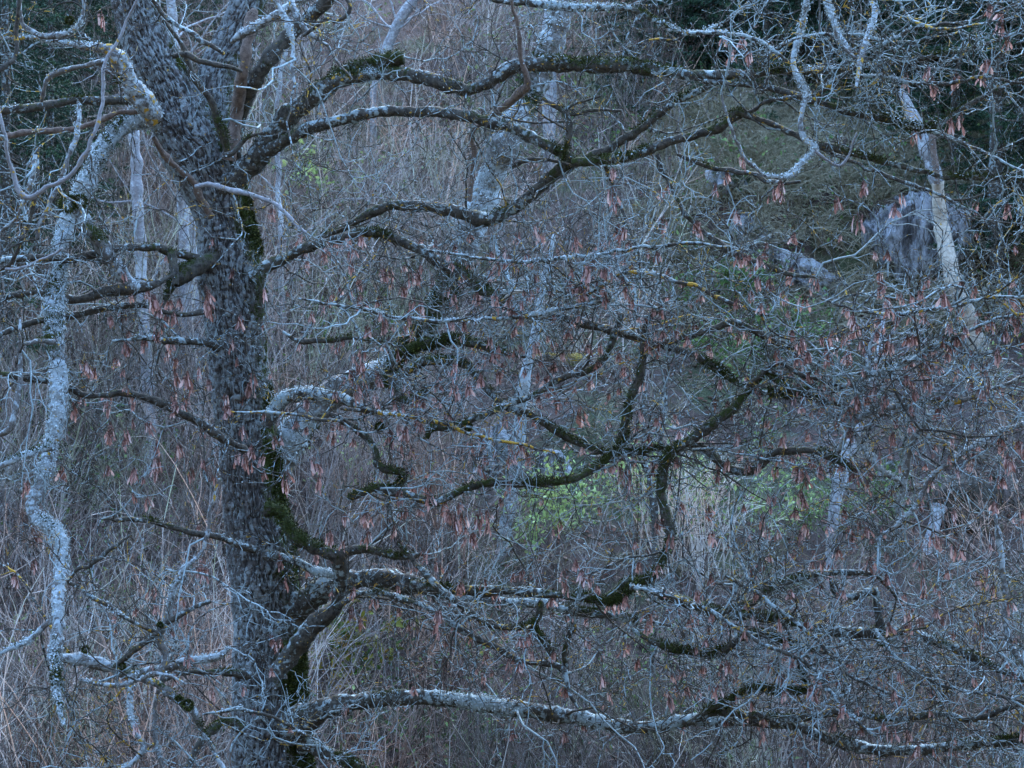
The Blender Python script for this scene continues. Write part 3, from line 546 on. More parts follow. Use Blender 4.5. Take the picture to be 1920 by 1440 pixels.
pal = np.clip(rs.normal(.45, .16, N1), .05, .85); org = np.where(rs.rand(N1) < .28, rs.uniform(.12, .36, N1), 0)
order = np.argsort(-(r1*L1)); vis1 = []
for j in order:
    x, y, z = tw1[j, 5]
    if abs(x) < .2*y and abs(z-CZ) < .15*y: vis1.append(j)
solo = set(vis1[:290])
for j in vis1[:290]:
    V, F, Nn = tubes(tw1[j:j+1], R1[j:j+1], 6, bump=.3, bscale=60)
    g = Geo(); g.add(V, F, moss=np.clip(.12+.3*noise(V, 5), 0, .6), lichen=np.full(len(V), pal[j]), orange=np.clip(org[j]+.2*noise(V, 6), 0, .7)*(org[j] > 0), ridge=.5)
    link('twig', g.mesh('twig', M_branch, True, origin=TREE.location), NODES[pick[j]][4])
rest = np.array([j for j in range(N1) if j not in solo])
g = Geo()
for P, R, sds, li, og in ((tw1[rest], R1[rest], 5, pal[rest], org[rest]), (tw2, R2, 4, pal[i2], org[i2]), (tw3, R3, 3, pal[i2][i3], org[i2][i3])):
    V, F, Nn = tubes(P, R, sds); k = P.shape[1]*sds
    g.add(V, F, moss=.05, lichen=np.repeat(li, k), orange=np.clip(np.repeat(og, k)+.2*noise(V, 6), 0, .7)*(np.repeat(og, k) > 0), ridge=.5)
tag(part('fine_twigs', g, M_branch, TREE), kind='stuff')
SURF['v'].append(tw1.reshape(-1, 3)); q = rs.randn(N1*10, 3); SURF['n'].append(unit(q)); SURF['moss'].append(np.full(N1*10, .25)); SURF['lich'].append(np.repeat(pal, 10)); SURF['tw'].append(np.full(N1*10, .004))

# ------------------------------------------------------------------ moss tufts and lichen flakes on the bark
SV = np.concatenate(SURF['v']); SN = np.concatenate(SURF['n']); SM = np.concatenate(SURF['moss']); SL = np.concatenate(SURF['lich']); SR = np.concatenate(SURF['tw'])
inv = (np.abs(SV[:, 0]) < .23*SV[:, 1]) & (np.abs(SV[:, 2]-CZ) < .18*SV[:, 1]) & (SN[:, 1] < .6)
SV, SN, SM, SL, SR = SV[inv], SN[inv], SM[inv], SL[inv], SR[inv]
def tufts(n, wt, hmin, hmax, wid, name, m, flake=False):
    wt = np.maximum(wt, 0); i = rs.choice(len(SV), n, p=wt/wt.sum())
    p = SV[i]+rs.randn(n, 3)*np.minimum(SR[i], .012)[:, None]*.45; nn = unit(SN[i]+rs.randn(n, 3)*(.55 if not flake else .4))
    h = rs.uniform(hmin, hmax, n)[:, None]; q = unit(np.cross(nn, rs.randn(n, 3))); ww = rs.uniform(.6, 1.2, n)[:, None]*wid
    if flake:
        q2 = np.cross(nn, q); c = p+nn*.002
        V = np.stack([c-q*ww, c-q2*ww*.8+nn*h*.4, c+q*ww*.9+nn*h, c+q2*ww+nn*h*.5], 1); F = np.arange(4*n).reshape(-1, 4)
    else:
        V = np.stack([p-q*ww, p+q*ww, p+nn*h+rs.randn(n, 3)*.003], 1); F = np.arange(3*n).reshape(-1, 3)
    k = V.shape[1]; g = Geo(); g.add(V.reshape(-1, 3), F, tone=np.repeat(np.clip(rs.normal(.5, .25, n), 0, 1), k))
    tag(part(name, g, m, TREE, smooth=False), kind='stuff')
mc = noise(SV, 7)
tufts(115000, (sstep(.40, .72, SM+.30*mc)+.0008)*np.clip(SR/.01, .2, 1.4), .006, .021, .0036, 'moss', M_moss)
tufts(30000, (sstep(.45, .9, SL+.2*noise(SV+4, 9))+.002)*np.clip(SR/.01, .4, 1.3), .001, .005, .0060, 'lichen', M_lich, flake=True)
# a few round moss cushions on the drooping bough
for (px, py, r, Y) in ((352, 1322, 13, 13.0), (128, 382, 20, 14.0), (150, 378, 16, 14.0), (222, 148, 10, 14.1), (130, 38, 9, 13.2), (1457, 87, 5, 13.7), (228, 1250, 9, 13.2), (160, 1218, 8, 13.2), (336, 1312, 9, 13.1), (1655, 1200, 14, 13.5), (300, 1172, 7, 13.1), (712, 800, 10, 14.0), (878, 800, 9, 13.9)):
    n = 700; c = np.array(W(px, py, Y)); d = unit(rs.randn(n, 3)); rr = r*K*Y
    p = c+d*rr*.7; q = unit(np.cross(d, rs.randn(n, 3)))*.003
    V = np.stack([p-q, p+q, p+d*rr*rs.uniform(.2, .5, n)[:, None]+rs.randn(n, 3)*.002], 1).reshape(-1, 3)
    g = Geo(); g.add(V, np.arange(3*n).reshape(-1, 3), tone=np.repeat(rs.rand(n), 3)); part('moss_cushion', g, M_moss, TREE, smooth=False)

# ------------------------------------------------------------------ hanging seed clusters
def seed_mesh(k):
    g = Geo(); r = np.random.RandomState(100+k); n = r.randint(7, 17)
    hang = r.uniform(.02, .05)
    st = np.array([[[0, 0, 0], [r.uniform(-.01, .01), r.uniform(-.01, .01), -hang*.6], [r.uniform(-.012, .012), 0, -hang]]])
    V, F, _ = tubes(st, np.array([[.0016, .0013, .001]]), 3); g.add(V, F, tone=.1)
    for j in range(n):
        L = r.uniform(.040, .062); wd = L*r.uniform(.15, .21); a = r.uniform(0, 2*math.pi)
        sp = r.uniform(.05, .42)*(1 if r.rand() > .15 else 1.8)
        dn = unit(np.array([math.cos(a)*sp, math.sin(a)*sp, -1])); sd_ = unit(np.cross(dn, r.randn(3))); nn = np.cross(dn, sd_)
        o = np.array([r.uniform(-.016, .016), r.uniform(-.016, .016), -hang*r.uniform(.35, 1.25)])
        prof = [(0, .0035), (.14, .0045), (.24, .0028), (.45, wd*.72), (.72, wd), (.92, wd*.62), (1.0, wd*.1)]
        bend = r.uniform(-.15, .15)*L; vs = []
        for t, h in prof:
            c = o+dn*L*t+nn*bend*t*t
            vs += [c-sd_*h*.35+nn*.0006, c+sd_*h*.95]
        # thick nutlet: a ring around the first three stations
        m = len(prof); F = [[2*i, 2*i+1, 2*i+3, 2*i+2] for i in range(m-1)]
        t0 = r.uniform(-.1, 1.1); g.add(vs, F, tone=np.clip(t0+np.repeat([-.25, -.25, -.15, 0, .05, .1, .1], 2), 0, 1))
        nut = np.array([[o, o+dn*L*.13, o+dn*L*.24]]); V, F2, _ = tubes(nut, np.array([[.001, .0042, .001]]), 5, ref=(.3, 1, .2)); g.add(V, F2, tone=np.clip(t0-.35, 0, 1))
        stl = np.array([[[0, 0, -hang*.2], (o*.6), o]]); V, F2, _ = tubes(stl, np.array([[.0007]*3]), 3, ref=(.3, 1, .2)); g.add(V, F2, tone=.05)
    return g.mesh('seed_cluster', M_seed, False)
SM_ = [seed_mesh(k) for k in range(14)]
AP = np.concatenate([tw1[:, 2:].reshape(-1, 3), tw2[:, 1:].reshape(-1, 3), nodes_p]); APX = 960+AP[:, 0]/(K*AP[:, 1]); APY = 720-(AP[:, 2]-CZ)/(K*AP[:, 1])
want = [(283, 552), (325, 590), (308, 560), (345, 575), (388, 530), (395, 550), (318, 590), (460, 590), (500, 400), (330, 680), (345, 700), (320, 655), (370, 690), (385, 720), (415, 740), (345, 745), (150, 680), (175, 690), (150, 745), (195, 735), (205, 765), (140, 755), (215, 790),
        (465, 700), (470, 730), (430, 765), (462, 815), (470, 840), (275, 800), (300, 830), (310, 860), (290, 880), (320, 850), (45, 910), (50, 1060), (38, 1075), (105, 890), (385, 1055), (395, 1075), (380, 1070), (495, 885), (490, 860), (515, 1050), (540, 1090), (510, 1195), (530, 1205), (515, 1225),
        (550, 890), (585, 870), (590, 905), (550, 830), (445, 850), (620, 1010), (620, 800), (660, 700), (665, 730), (683, 650), (690, 620), (675, 530), (682, 555), (722, 510), (795, 565), (790, 580), (775, 510), (910, 540), (895, 555), (720, 505), (925, 555), (945, 650), (935, 660), (960, 660), (955, 680),
        (870, 720), (860, 730), (850, 680), (1000, 650), (985, 480), (965, 450), (940, 470), (1000, 430), (1150, 350), (1155, 380), (1160, 420), (1130, 520), (1170, 430), (1105, 500), (1235, 360), (1255, 350), (1250, 400), (1365, 330), (1365, 390), (1300, 420), (1020, 720), (1035, 730), (1030, 735), (1095, 760), (1090, 790), (1170, 860), (1165, 890),
        (975, 830), (985, 850), (760, 800), (755, 830), (800, 910), (815, 930), (835, 940), (770, 900), (850, 970), (890, 960), (910, 960), (690, 960), (700, 1000), (800, 1040), (820, 1055), (865, 1085), (890, 1000), (660, 1140), (670, 1170), (820, 1150), (820, 1165), (925, 1110), (905, 1220), (960, 1235), (1055, 1290), (1065, 1300), (1045, 1230),
        (1060, 1070), (1110, 1080), (1100, 1070), (1145, 1120), (1175, 1120), (1160, 1205), (1210, 1150), (1230, 1080), (1240, 980), (1240, 960), (1200, 1060), (1300, 1150), (1355, 1170), (1290, 1290), (1250, 1300), (1350, 1240), (1380, 1165), (1430, 970), (1500, 1000), (1515, 980), (1495, 880), (1500, 870), (1580, 960), (1590, 980), (1525, 1050),
        (1565, 1060), (1625, 1050), (1635, 1060), (1720, 1050), (1730, 1080), (1690, 1120), (1700, 1140), (1750, 1000), (1760, 1010), (1790, 1010), (1840, 1080), (1850, 1090), (1895, 1130), (1600, 880), (1560, 870), (1640, 600), (1650, 530), (1640, 510), (1660, 560), (1680, 590), (1705, 580), (1735, 570), (1770, 550), (1780, 560), (1600, 600), (1610, 610), (1590, 620), (1560, 620), (1550, 640),
        (1570, 650), (1590, 650), (1600, 660), (1550, 670), (1540, 720), (1560, 730), (1650, 620), (1660, 640), (1700, 630), (1705, 640), (1780, 650), (1790, 640), (1850, 680), (1900, 560), (1895, 580), (1910, 600), (1860, 600), (1835, 380), (1890, 390), (1700, 370), (1610, 400), (1560, 370), (1620, 345), (1450, 360), (1470, 350), (1460, 340), (1330, 350), (1400, 480), (1480, 500), (1510, 560), (1720, 240), (1780, 230), (1800, 220),
        (1870, 40), (1880, 20), (1860, 10), (1890, 60), (1400, 100), (1380, 90), (1395, 80), (1840, 130), (1850, 110), (1700, 140), (1750, 150), (1740, 130), (1800, 140), (1660, 740), (1740, 680), (1460, 830), (1500, 920), (1820, 850), (1890, 850), (1900, 870), (1910, 830), (1870, 820), (1880, 900), (1730, 720), (1650, 1330), (1700, 1170), (1660, 1170), (1430, 1350), (1360, 1250), (1350, 1290), (1670, 1370), (1720, 1400), (1570, 1250), (1500, 1150),
        (185, 20), (1140, 450), (1520, 1290), (1750, 1290), (1640, 1240), (1280, 950), (1330, 1000), (230, 830), (235, 800), (60, 1000), (230, 900), (270, 640), (430, 640), (590, 490), (1640, 720)]
cnt = 0
for _ in range(45):
    q = rnd.choice(want[:240]); want.append((q[0]+rnd.gauss(0, 22), q[1]+rnd.gauss(0, 22)))
for (px, py) in want[:298]:
    px += rnd.uniform(-4, 4); py += rnd.uniform(-4, 4)
    d = (APX-px)**2+(APY-(py-8))**2; i = int(np.argmin(d+rs.rand(len(d))*60))
    k = rnd.randrange(14)
    o = link('seed_cluster', SM_[k], TREE, Vector(AP[i])-TREE.location)
    s = rnd.uniform(.85, 1.25); o.scale = (s, s, s*rnd.uniform(.95, 1.15)); o.rotation_euler = (rnd.uniform(-.15, .15), rnd.uniform(-.15, .15), rnd.uniform(0, 6.28)); cnt += 1

def loose_seeds(n):
    g = Geo(); cand = np.where((APY > 430) & (APY < 1400) & (APX > 200) & (APX < 1960) & (rs.rand(len(APX)) < .1))[0]
    wt = np.exp(-((APY[cand]-650)/330)**2)+.55; pk = rs.choice(cand, n, p=wt/wt.sum())
    for i in pk:
        me = SM_[rnd.randrange(14)]; V = SEEDV[me.name]; a = rnd.uniform(0, 6.28); sc_ = rnd.uniform(.5, 1.0); ca, sa = math.cos(a)*sc_, math.sin(a)*sc_
        X = V[0]@np.array([[ca, sa, 0], [-sa, ca, 0], [0, 0, sc_]]); g.add(X+AP[i], V[1], tone=np.clip(V[2]+rnd.uniform(-.3, .2), 0, 1))
    tag(part('small_seed_clusters', g, M_seed, TREE, smooth=False), kind='stuff')
SEEDV = {}
for me in SM_:
    v = np.empty(len(me.vertices)*3); me.vertices.foreach_get('co', v); t_ = np.empty(len(me.vertices)); me.attributes['tone'].data.foreach_get('value', t_)
    SEEDV[me.name] = (v.reshape(-1, 3), np.array([list(p.vertices) for p in me.polygons]), t_)
loose_seeds(950)

# ------------------------------------------------------------------ rocks
def rock(label, px, py, sx, sy, sz, seed, moss=.35, sink=.3, cat='rock', name='rock', rz=0.0, tilt=0.0):
    me_ = bpy.data.meshes.new('tmp'); import bmesh
    bm = bmesh.new(); bmesh.ops.create_icosphere(bm, subdivisions=6, radius=1)
    V = np.array([v.co[:] for v in bm.verts]); F = np.array([[v.index for v in f.verts] for f in bm.faces]); bm.free(); bpy.data.meshes.remove(me_)
    r = np.random.RandomState(seed)
    for _ in range(16):                               # chip flat facets
        d = unit(r.randn(3)); c = r.uniform(.55, .9); t = V@d; V = V-np.maximum(t-c, 0)[:, None]*d
    V = V*(1+.20*fbm(V+seed, 1.6, 4)[:, None]) - .11*unit(V)*(1-np.abs(fbm(V*np.array([2.2, 1, .7])+seed, 2.6, 3))*2.2)[:, None] + .05*unit(V)*fbm(V+seed, 9, 3)[:, None]
    V[:, 2] += .05*np.round(V[:, 2]*5+noise(V, 2))/5
    V = V*np.array([sx, sy, sz]); ct, s_ = math.cos(tilt), math.sin(tilt)
    V = np.stack([V[:, 0]*ct+V[:, 2]*s_, V[:, 1], -V[:, 0]*s_+V[:, 2]*ct], -1)
    p = hit(px, py)
    g = Geo(); g.add(V, F, moss=np.clip(moss+.3*fbm(V+3, 1.2, 2)+.12*V[:, 2]/sz, 0, .85))
    o = link(name, g.mesh(name, M_rock, True), None, (p.x, p.y+sy*.3, p.z+sz*(1-sink)*.6)); o.rotation_euler.z = rz
    return tag(o, label, cat)
rock('large pale rock face bulging from the bank behind the bleached snag', 1755, 540, .52, .5, .62, 5, .12, .1)
rock('smaller pale rock left of the bleached snag under overhanging grass', 1660, 520, .26, .35, .42, 9, .15, .1)
rock('long slanting pale ledge of bare rock below the grassy bank', 1500, 560, .72, .45, .24, 12, .12, -.3, tilt=.36)
rock('grey rock capping the upper end of the slanting ledge', 1405, 480, .26, .3, .22, 15, .3, 0)
def mound(label, px, py, sx, sz, seed):
    o = rock(label, px, py, sx, .25, sz, seed, .05, .4, 'earth bank', 'earth_mound'); o.data.materials.clear(); o.data.materials.append(M_soil)
mound('dark overhung hollow of bare earth left of the large pale rock face', 1660, 425, .30, .20, 51)
mound('reddish bare earth slump in the grassy bank above the rocks', 1590, 310, .38, .20, 53)
rock('dark mossy rock hump poking out of grass on the bank', 1370, 365, .30, .3, .22, 21, .55, .3)
rock('squat grey boulder beside the pale slender trunk at mid slope', 935, 880, .17, .25, .24, 25, .3, .3)
rock('flat grey boulder right of the pale slender trunk at mid slope', 1035, 900, .22, .25, .16, 31, .3, .3)
rock('small pale stone low between the mossy branches at mid slope', 895, 905, .10, .15, .09, 33, .2, .3)
rock('rounded dark stone near the root plate of the fallen trunk', 1660, 905, .18, .2, .12, 37, .5, .3)
rock('grey stone lying in brush below the maple limb at left', 235, 975, .16, .2, .11, 41, .4, .3)

# ------------------------------------------------------------------ background trees, snag, fallen trunk
def far_tree(label, rows, Y, cat='tree', name='slender_tree', mat=None, lich=.45, moss=.1, n_br=10, group=None, seed=0, low_label=None, lowmat=None, crown=True):
    base = W(rows[0][0], rows[0][1], Y); gz = float(ground_h(base[0], Y))
    t = thing(name, label, cat, (base[0], Y, gz), group=group)
    P, R = limb_path(rows, Y, Y, wob=1.5)
    if P[0, 2] > gz: P = np.vstack([[P[0, 0], Y, gz-.1], P]); R = np.concatenate([[R[0]*1.15], R])
    P = np.vstack([P, P[-1]+(P[-1]-P[-2])*.1]); R = np.append(R, .002)
    V, F, Nn = tubes(P[None], R[None], 14, bump=.12, bscale=14)
    g = Geo(); g.add(V, F, moss=np.clip(moss+.2*noise(V, 3), 0, .8), lichen=np.clip(lich+.2*noise(V, 4), 0, .9), orange=0, ridge=.5); part('trunk', g, mat or M_far, t)
    if n_br:
        r = np.random.RandomState(seed+40); ii = r.randint(len(P)//4, len(P)-2, n_br); L = r.uniform(.4, 1.2, n_br)
        d = r.randn(n_br, 3); d[:, 2] = np.abs(d[:, 2])*.6+.3
        br = grow(P[ii], d, L, 9, r, .06, .2); Rb = np.minimum(R[ii]*.4, .012)[:, None]*np.linspace(1, .25, 9)[None]
        for j in range(n_br):
            V, F, _ = tubes(br[j:j+1], Rb[j:j+1], 5); g = Geo(); g.add(V, F, moss=.1, lichen=.45, orange=0, ridge=.5); part('branch', g, mat or M_far, t)
        b2, k2 = children(br, n_br*7, .2, .1, .5, 6, r, .05, .3)
        V, F, _ = tubes(b2, np.full((len(b2), 6), .003)); g = Geo(); g.add(V, F, moss=0, lichen=.4, orange=0, ridge=.5); tag(part('fine_twigs', g, mat or M_far, t), kind='stuff')
    return t
far_tree('straight pale grey slender tree behind the drooping bough left of the maple trunk', [(292, 1010, 18), (282, 800, 20), (270, 600, 22), (262, 450, 23), (256, 320, 22), (250, 200, 20), (262, 60, 18), (262, -200, 12)], 21.2, seed=1)
far_tree('pale slim tree top showing in the fork of the maple', [(335, 700, 22), (345, 450, 22), (330, 200, 20), (306, 95, 18), (296, 20, 15), (290, -150, 10)], 22.3, seed=2)
far_tree('faint wide grey trunk half hidden behind the left edge of the maple trunk', [(372, 900, 32), (362, 600, 32), (350, 420, 30), (344, 340, 26), (330, 100, 20), (300, -200, 12)], 22.8, seed=3)
far_tree('thin grey sapling right of the maple fork behind the climbing limb', [(530, 640, 12), (526, 450, 11), (521, 300, 10), (520, 200, 9), (540, 60, 7), (545, -60, 4)], 23.5, seed=4, n_br=8)
far_tree('slim white-barked leaning stem rising past the boulders at mid slope', [(930, 1090, 16), (945, 1000, 23), (960, 930, 25), (970, 850, 27), (976, 780, 26), (986, 700, 23), (1000, 640, 18), (1012, 560, 12), (1040, 440, 7)], 20.2, mat=M_pale, lich=.66, seed=5, n_br=6)
far_tree('pale split trunk at the top of the photo beside the climbing maple limb', [(1030, 330, 22), (1030, 200, 28), (1030, 90, 32), (1036, 0, 30), (1040, -150, 24)], 26.5, seed=6, n_br=5)
far_tree('pale leaning stem at top centre above the mossy broken limb', [(700, 170, 12), (730, 80, 22), (755, 30, 22), (790, -30, 18), (830, -150, 12)], 27.0, seed=7, n_br=5)
far_tree('leafless tree with a brown lower trunk standing under the curved mossy limb at right', [(1556, 1060, 16), (1560, 990, 22), (1570, 920, 28), (1590, 850, 28), (1612, 790, 20), (1640, 700, 12), (1660, 560, 7)], 19.8, seed=9, n_br=8)
far_tree('thin upright sapling in front of the green shrub at mid slope', [(1225, 1150, 12), (1228, 1000, 11), (1210, 850, 9), (1205, 700, 7), (1190, 560, 5), (1188, 450, 3)], 19.0, seed=10, n_br=8, mat=M_branch, lich=.35)
far_tree('slender twin sapling right of the one before the green shrub', [(1222, 1150, 9), (1230, 950, 8), (1243, 800, 7), (1255, 650, 5), (1262, 520, 3)], 19.1, seed=11, n_br=6, mat=M_branch, lich=.35)
# bleached snag
t = far_tree('tall bleached dead snag leaning left beside the pale rock face', [(1850, 700, 34), (1832, 640, 34), (1800, 560, 36), (1778, 485, 33), (1764, 410, 29), (1757, 340, 27)], 23.2, name='dead_snag', cat='snag', mat=M_bleach, lich=.12, moss=0, n_br=0, seed=12)
P, R = limb_path([(1757, 342, 27), (1735, 275, 28), (1712, 220, 26), (1698, 190, 20), (1686, 166, 9)], 23.2, 23.2, 1.2); R = np.append(R[:-1], .004)
V, F, _ = tubes(P[None], R[None], 14, bump=.12, bscale=14); g = Geo(); g.add(V, F, moss=.05, lichen=.45, orange=0, ridge=.5); tag(part('bark_covered_top', g, M_far, t), label='grey bark-covered upper part ending in a broken tip')
P, R = limb_path([(1757, 345, 13), (1753, 300, 15), (1748, 255, 13), (1752, 240, 6)], 23.1, 23.1, 1)
V, F, _ = tubes(P[None], R[None], 8, bump=.12, bscale=14); g = Geo(); g.add(V, F, moss=.05, lichen=.3, orange=0, ridge=.5); part('branch_stub', g, M_dead, t)
# fallen trunk with root plate
p = hit(1735, 1055); FT = thing('fallen_tree', 'fallen grey log with a torn dark root plate in brush at the right', 'fallen tree', p)
P, R = limb_path([(1725, 1085, 20), (1737, 1040, 25), (1752, 985, 27), (1762, 950, 30)], p.y, p.y+.25, 1.5)
V, F, _ = tubes(P[None], R[None], 14, bump=.15); g = Geo(); g.add(V, F, moss=.15, lichen=.5, orange=0, ridge=.5); part('trunk', g, M_far, FT)
c = P[-1]+np.array([.22, .12, .02]); Vm = unit(np.random.RandomState(8).randn(1, 3))
import bmesh
bm = bmesh.new(); bmesh.ops.create_icosphere(bm, subdivisions=4, radius=1); Vm = np.array([v.co[:] for v in bm.verts]); Fm = np.array([[v.index for v in f.verts] for f in bm.faces]); bm.free()
dent = np.exp(-((Vm-unit(np.array([-.1, -1, .1])))**2).sum(1)/.35); Vm = Vm*(1+.35*fbm(Vm+4, 2, 4)-.75*dent)[:, None]*np.array([.30, .18, .22])+c
g = Geo(); g.add(Vm, Fm, moss=.15, lichen=.02, orange=0, ridge=.5); tag(part('soil_clod', g, M_branch, FT), label='dark hollow clod of earth torn up with the roots')
g = Geo(); r = np.random.RandomState(5)
me2 = r.randn(90, 3); rt = grow(np.repeat(c[None], 90, 0)+r.randn(90, 3)*np.array([.16, .08, .12]), me2*np.array([1.3, .5, 1]), r.uniform(.12, .34, 90), 7, r, 0, .45)
V, F, _ = tubes(rt, r.uniform(.006, .018, 90)[:, None]*np.linspace(1, .2, 7)[None], 5); g.add(V, F, moss=.05, lichen=.1, orange=0, ridge=.5); tag(part('roots', g, M_branch, FT), kind='stuff')

# log lying left
p = hit(230, 960); t = thing('fallen_log', 'brown fallen log slanting through the brush left of the maple trunk', 'log', p)
P, R = limb_path([(205, 985, 14), (240, 930, 16), (275, 895, 12), (300, 860, 6)], p.y, p.y+.4, 1.5); V, F, _ = tubes(P[None], R[None], 10, bump=.15); g = Geo(); g.add(V, F, moss=.1, lichen=.2, orange=0, ridge=.5); part('trunk', g, M_dead, t)

# ------------------------------------------------------------------ spruces
def spruce_meshes(seed, H=7.0, z0=.08):
    r = np.random.RandomState(seed); nb = 150
    tg = Geo(); s = 14; P = np.stack([np.zeros(s), np.zeros(s), np.linspace(0, H, s)], -1); P[:, :2] += r.randn(s, 2)*.01
    V, F, _ = tubes(P[None], np.linspace(.085, .01, s)[None], 10); tg.add(V, F, moss=0, lichen=.35, orange=0, ridge=.5)
    z = z0+(H-.1-z0)*np.linspace(0, 1, nb)**1.25+r.uniform(-.05, .05, nb); a = r.uniform(0, 2*math.pi, nb); L = (1-z/H)**.8*1.75*r.uniform(.6, 1.1, nb)+.12
    S = 9; u = np.linspace(0, 1, S)
    bx = np.cos(a)[:, None]*L[:, None]*u; by = np.sin(a)[:, None]*L[:, None]*u; bz = z[:, None]-L[:, None]*(.45*u-.22*u**3)
    Bp = np.stack([bx, by, bz], -1)+r.randn(nb, S, 3)*.012
    V, F, _ = tubes(Bp, .012*np.linspace(1, .3, S)[None].repeat(nb, 0), 3, ref=(.2, .3, 1)); tg.add(V, F, moss=0, lichen=.3, orange=0, ridge=.5)
    # branchlets with needle sprays
    n = 8500; i = r.choice(nb, n, p=L/L.sum()); uu = r.uniform(.12, 1, n); f = uu*(S-1); k = np.minimum(f.astype(int), S-2); t = (f-k)[:, None]
    p = Bp[i, k]*(1-t)+Bp[i, k+1]*t; out = np.stack([np.cos(a[i]), np.sin(a[i]), np.zeros(n)], -1); sid = np.stack([-np.sin(a[i]), np.cos(a[i]), np.zeros(n)], -1)*np.sign(r.rand(n)-.5)[:, None]
    d = unit(out*r.uniform(.3, 1, n)[:, None]+sid*r.uniform(.2, 1, n)[:, None]-np.array([0, 0, 1])*r.uniform(.1, .8, n)[:, None]); l_ = (r.uniform(.07, .2, n)*(1.2-uu*.5))[:, None]
    m = 7; g = Geo(); tone = np.clip(r.normal(.45, .25, n)+.2*(uu-.5), 0, 1)
    for q in range(m):                                # needles: slim triangles along each branchlet
        c = p+d*l_*(q+.3)/m; nn = unit(d*.7+r.randn(n, 3)*.75); ww = unit(np.cross(nn, r.randn(n, 3)))*.0075
        V = np.stack([c-ww, c+ww, c+nn*r.uniform(.022, .045, n)[:, None]], 1).reshape(-1, 3); g.add(V, np.arange(3*n).reshape(-1, 3), tone=np.repeat(tone, 3))
    return tg.mesh('trunk', M_branch, True), g.mesh('crown', M_spruce, False)
SP = [spruce_meshes(s) for s in (1, 2, 3)]+[spruce_meshes(4, 7.0, 2.6)]
def spruce(px, Y, label, s=1.0, k=0, group=None, rz=None, dz=-.1):
    x = (px-960)*K*Y; t = thing('spruce_tree', label, 'spruce', (x, Y, float(ground_h(x, Y))+dz), rnd.uniform(0, 6.28), group)
    a = link('trunk', SP[k][0], t); b = link('crown', SP[k][1], t); t.scale = (s, s, s*1.05)
    return t
def spb(px, py, label, s=1.0, k=0, group=None, dx=0):
    p = hit(px, py); return spruce(960+p.x/(K*p.y)+dx, p.y, label, s, k, group)
spb(1868, 560, 'slim spruce with a bare grey lower trunk standing right of the bleached snag', .95, 3)
spb(1790, 330, 'spruce with lighter green tips rising directly behind the bleached snag', .62, 1)
spb(1915, 430, 'full-skirted spruce at the right edge behind the slim spruce', .7, 0)
spb(1700, 235, 'low young spruce on the ridge just left of the snag tip', .45, 2)
spb(1975, 520, 'spruce half cut off by the right edge of the photo', .8, 2)
spb(10, 760, 'dark spruce at the left edge of the photo behind the drooping bough', .8, 2)
spb(95, 560, 'dark spruce between the drooping bough and the pale slender trunk', .6, 1)
spb(20, 420, 'dark spruce behind the looping grey shoot at upper left', .7, 0)
spb(130, 440, 'slender dark spruce just right of the drooping bough at upper left', .55, 2)
spb(-25, 560, 'broad dark spruce partly cut off by the left edge of the photo', .8, 1)
spb(405, 200, 'small dark spruce seen through the fork of the maple', .42, 1)
spb(1225, 170, 'nearer dark spruce at the left end of the spruce row on the ridge', .7, 2)
DS = 'dark spruce in the shaded row on the ridge behind the high limbs at right'
for j, px in enumerate((1275, 1330, 1385, 1440, 1500, 1555, 1610, 1665, 1725, 1790, 1850, 1910, 1300, 1400, 1520, 1640, 1760, 1880)):
    spb(px, (190 if j < 12 else 110)+rnd.uniform(-25, 15), DS, rnd.uniform(.65, .95), j % 3, 'spruces in a row on the ridge')
DL = 'dim spruce in the hazy stand at the upper left'
for j, (px, py) in enumerate(((-30, 300), (60, 230), (150, 190), (0, 120), (100, 60), (220, 110), (170, 10))):
    spb(px, py, DL, rnd.uniform(.6, .85), (j+1) % 3, 'spruces in the upper left stand')
CLEAR = []
for (px, py, rx, ry) in ((1745, 520, .8, 1.6), (1640, 530, .8, 1.3), (1510, 535, 1.0, 1.5), (1400, 470, .7, 1.2), (1370, 365, .5, .8), (935, 880, .35, .8), (1035, 900, .35, .8), (1060, 1030, .45, .9), (1190, 1000, .5, .9), (1440, 1010, .5, .9),
                         (1545, 1010, .35, .7), (1670, 1000, .4, .8), (1390, 610, .8, 1.2), (1480, 660, .6, 1.0), (1360, 700, .7, 1.0), (580, 380, .35, .7), (660, 1260, .4, .9), (1080, 760, .8, 1.0), (1180, 800, .7, .9), (1790, 1010, .45, .8), (955, 1055, .32, 1.3), (965, 950, .3, .8),
                         (1820, 640, .45, 1.0), (285, 900, .2, .8), (1570, 1010, .25, .8), (1340, 1060, .4, .8), (250, 985, .3, .6)):
    p = hit(px, py); CLEAR.append((p.x, p.y-ry*.75, rx*1.15, ry*1.35))
def clear_f(X, Y):
    f = np.ones_like(X)
    for cx, cy, rx, ry in CLEAR: f = f*(1-.93*np.exp(-(((X-cx)/rx)**2+((Y-cy)/ry)**2)**2))
    return f
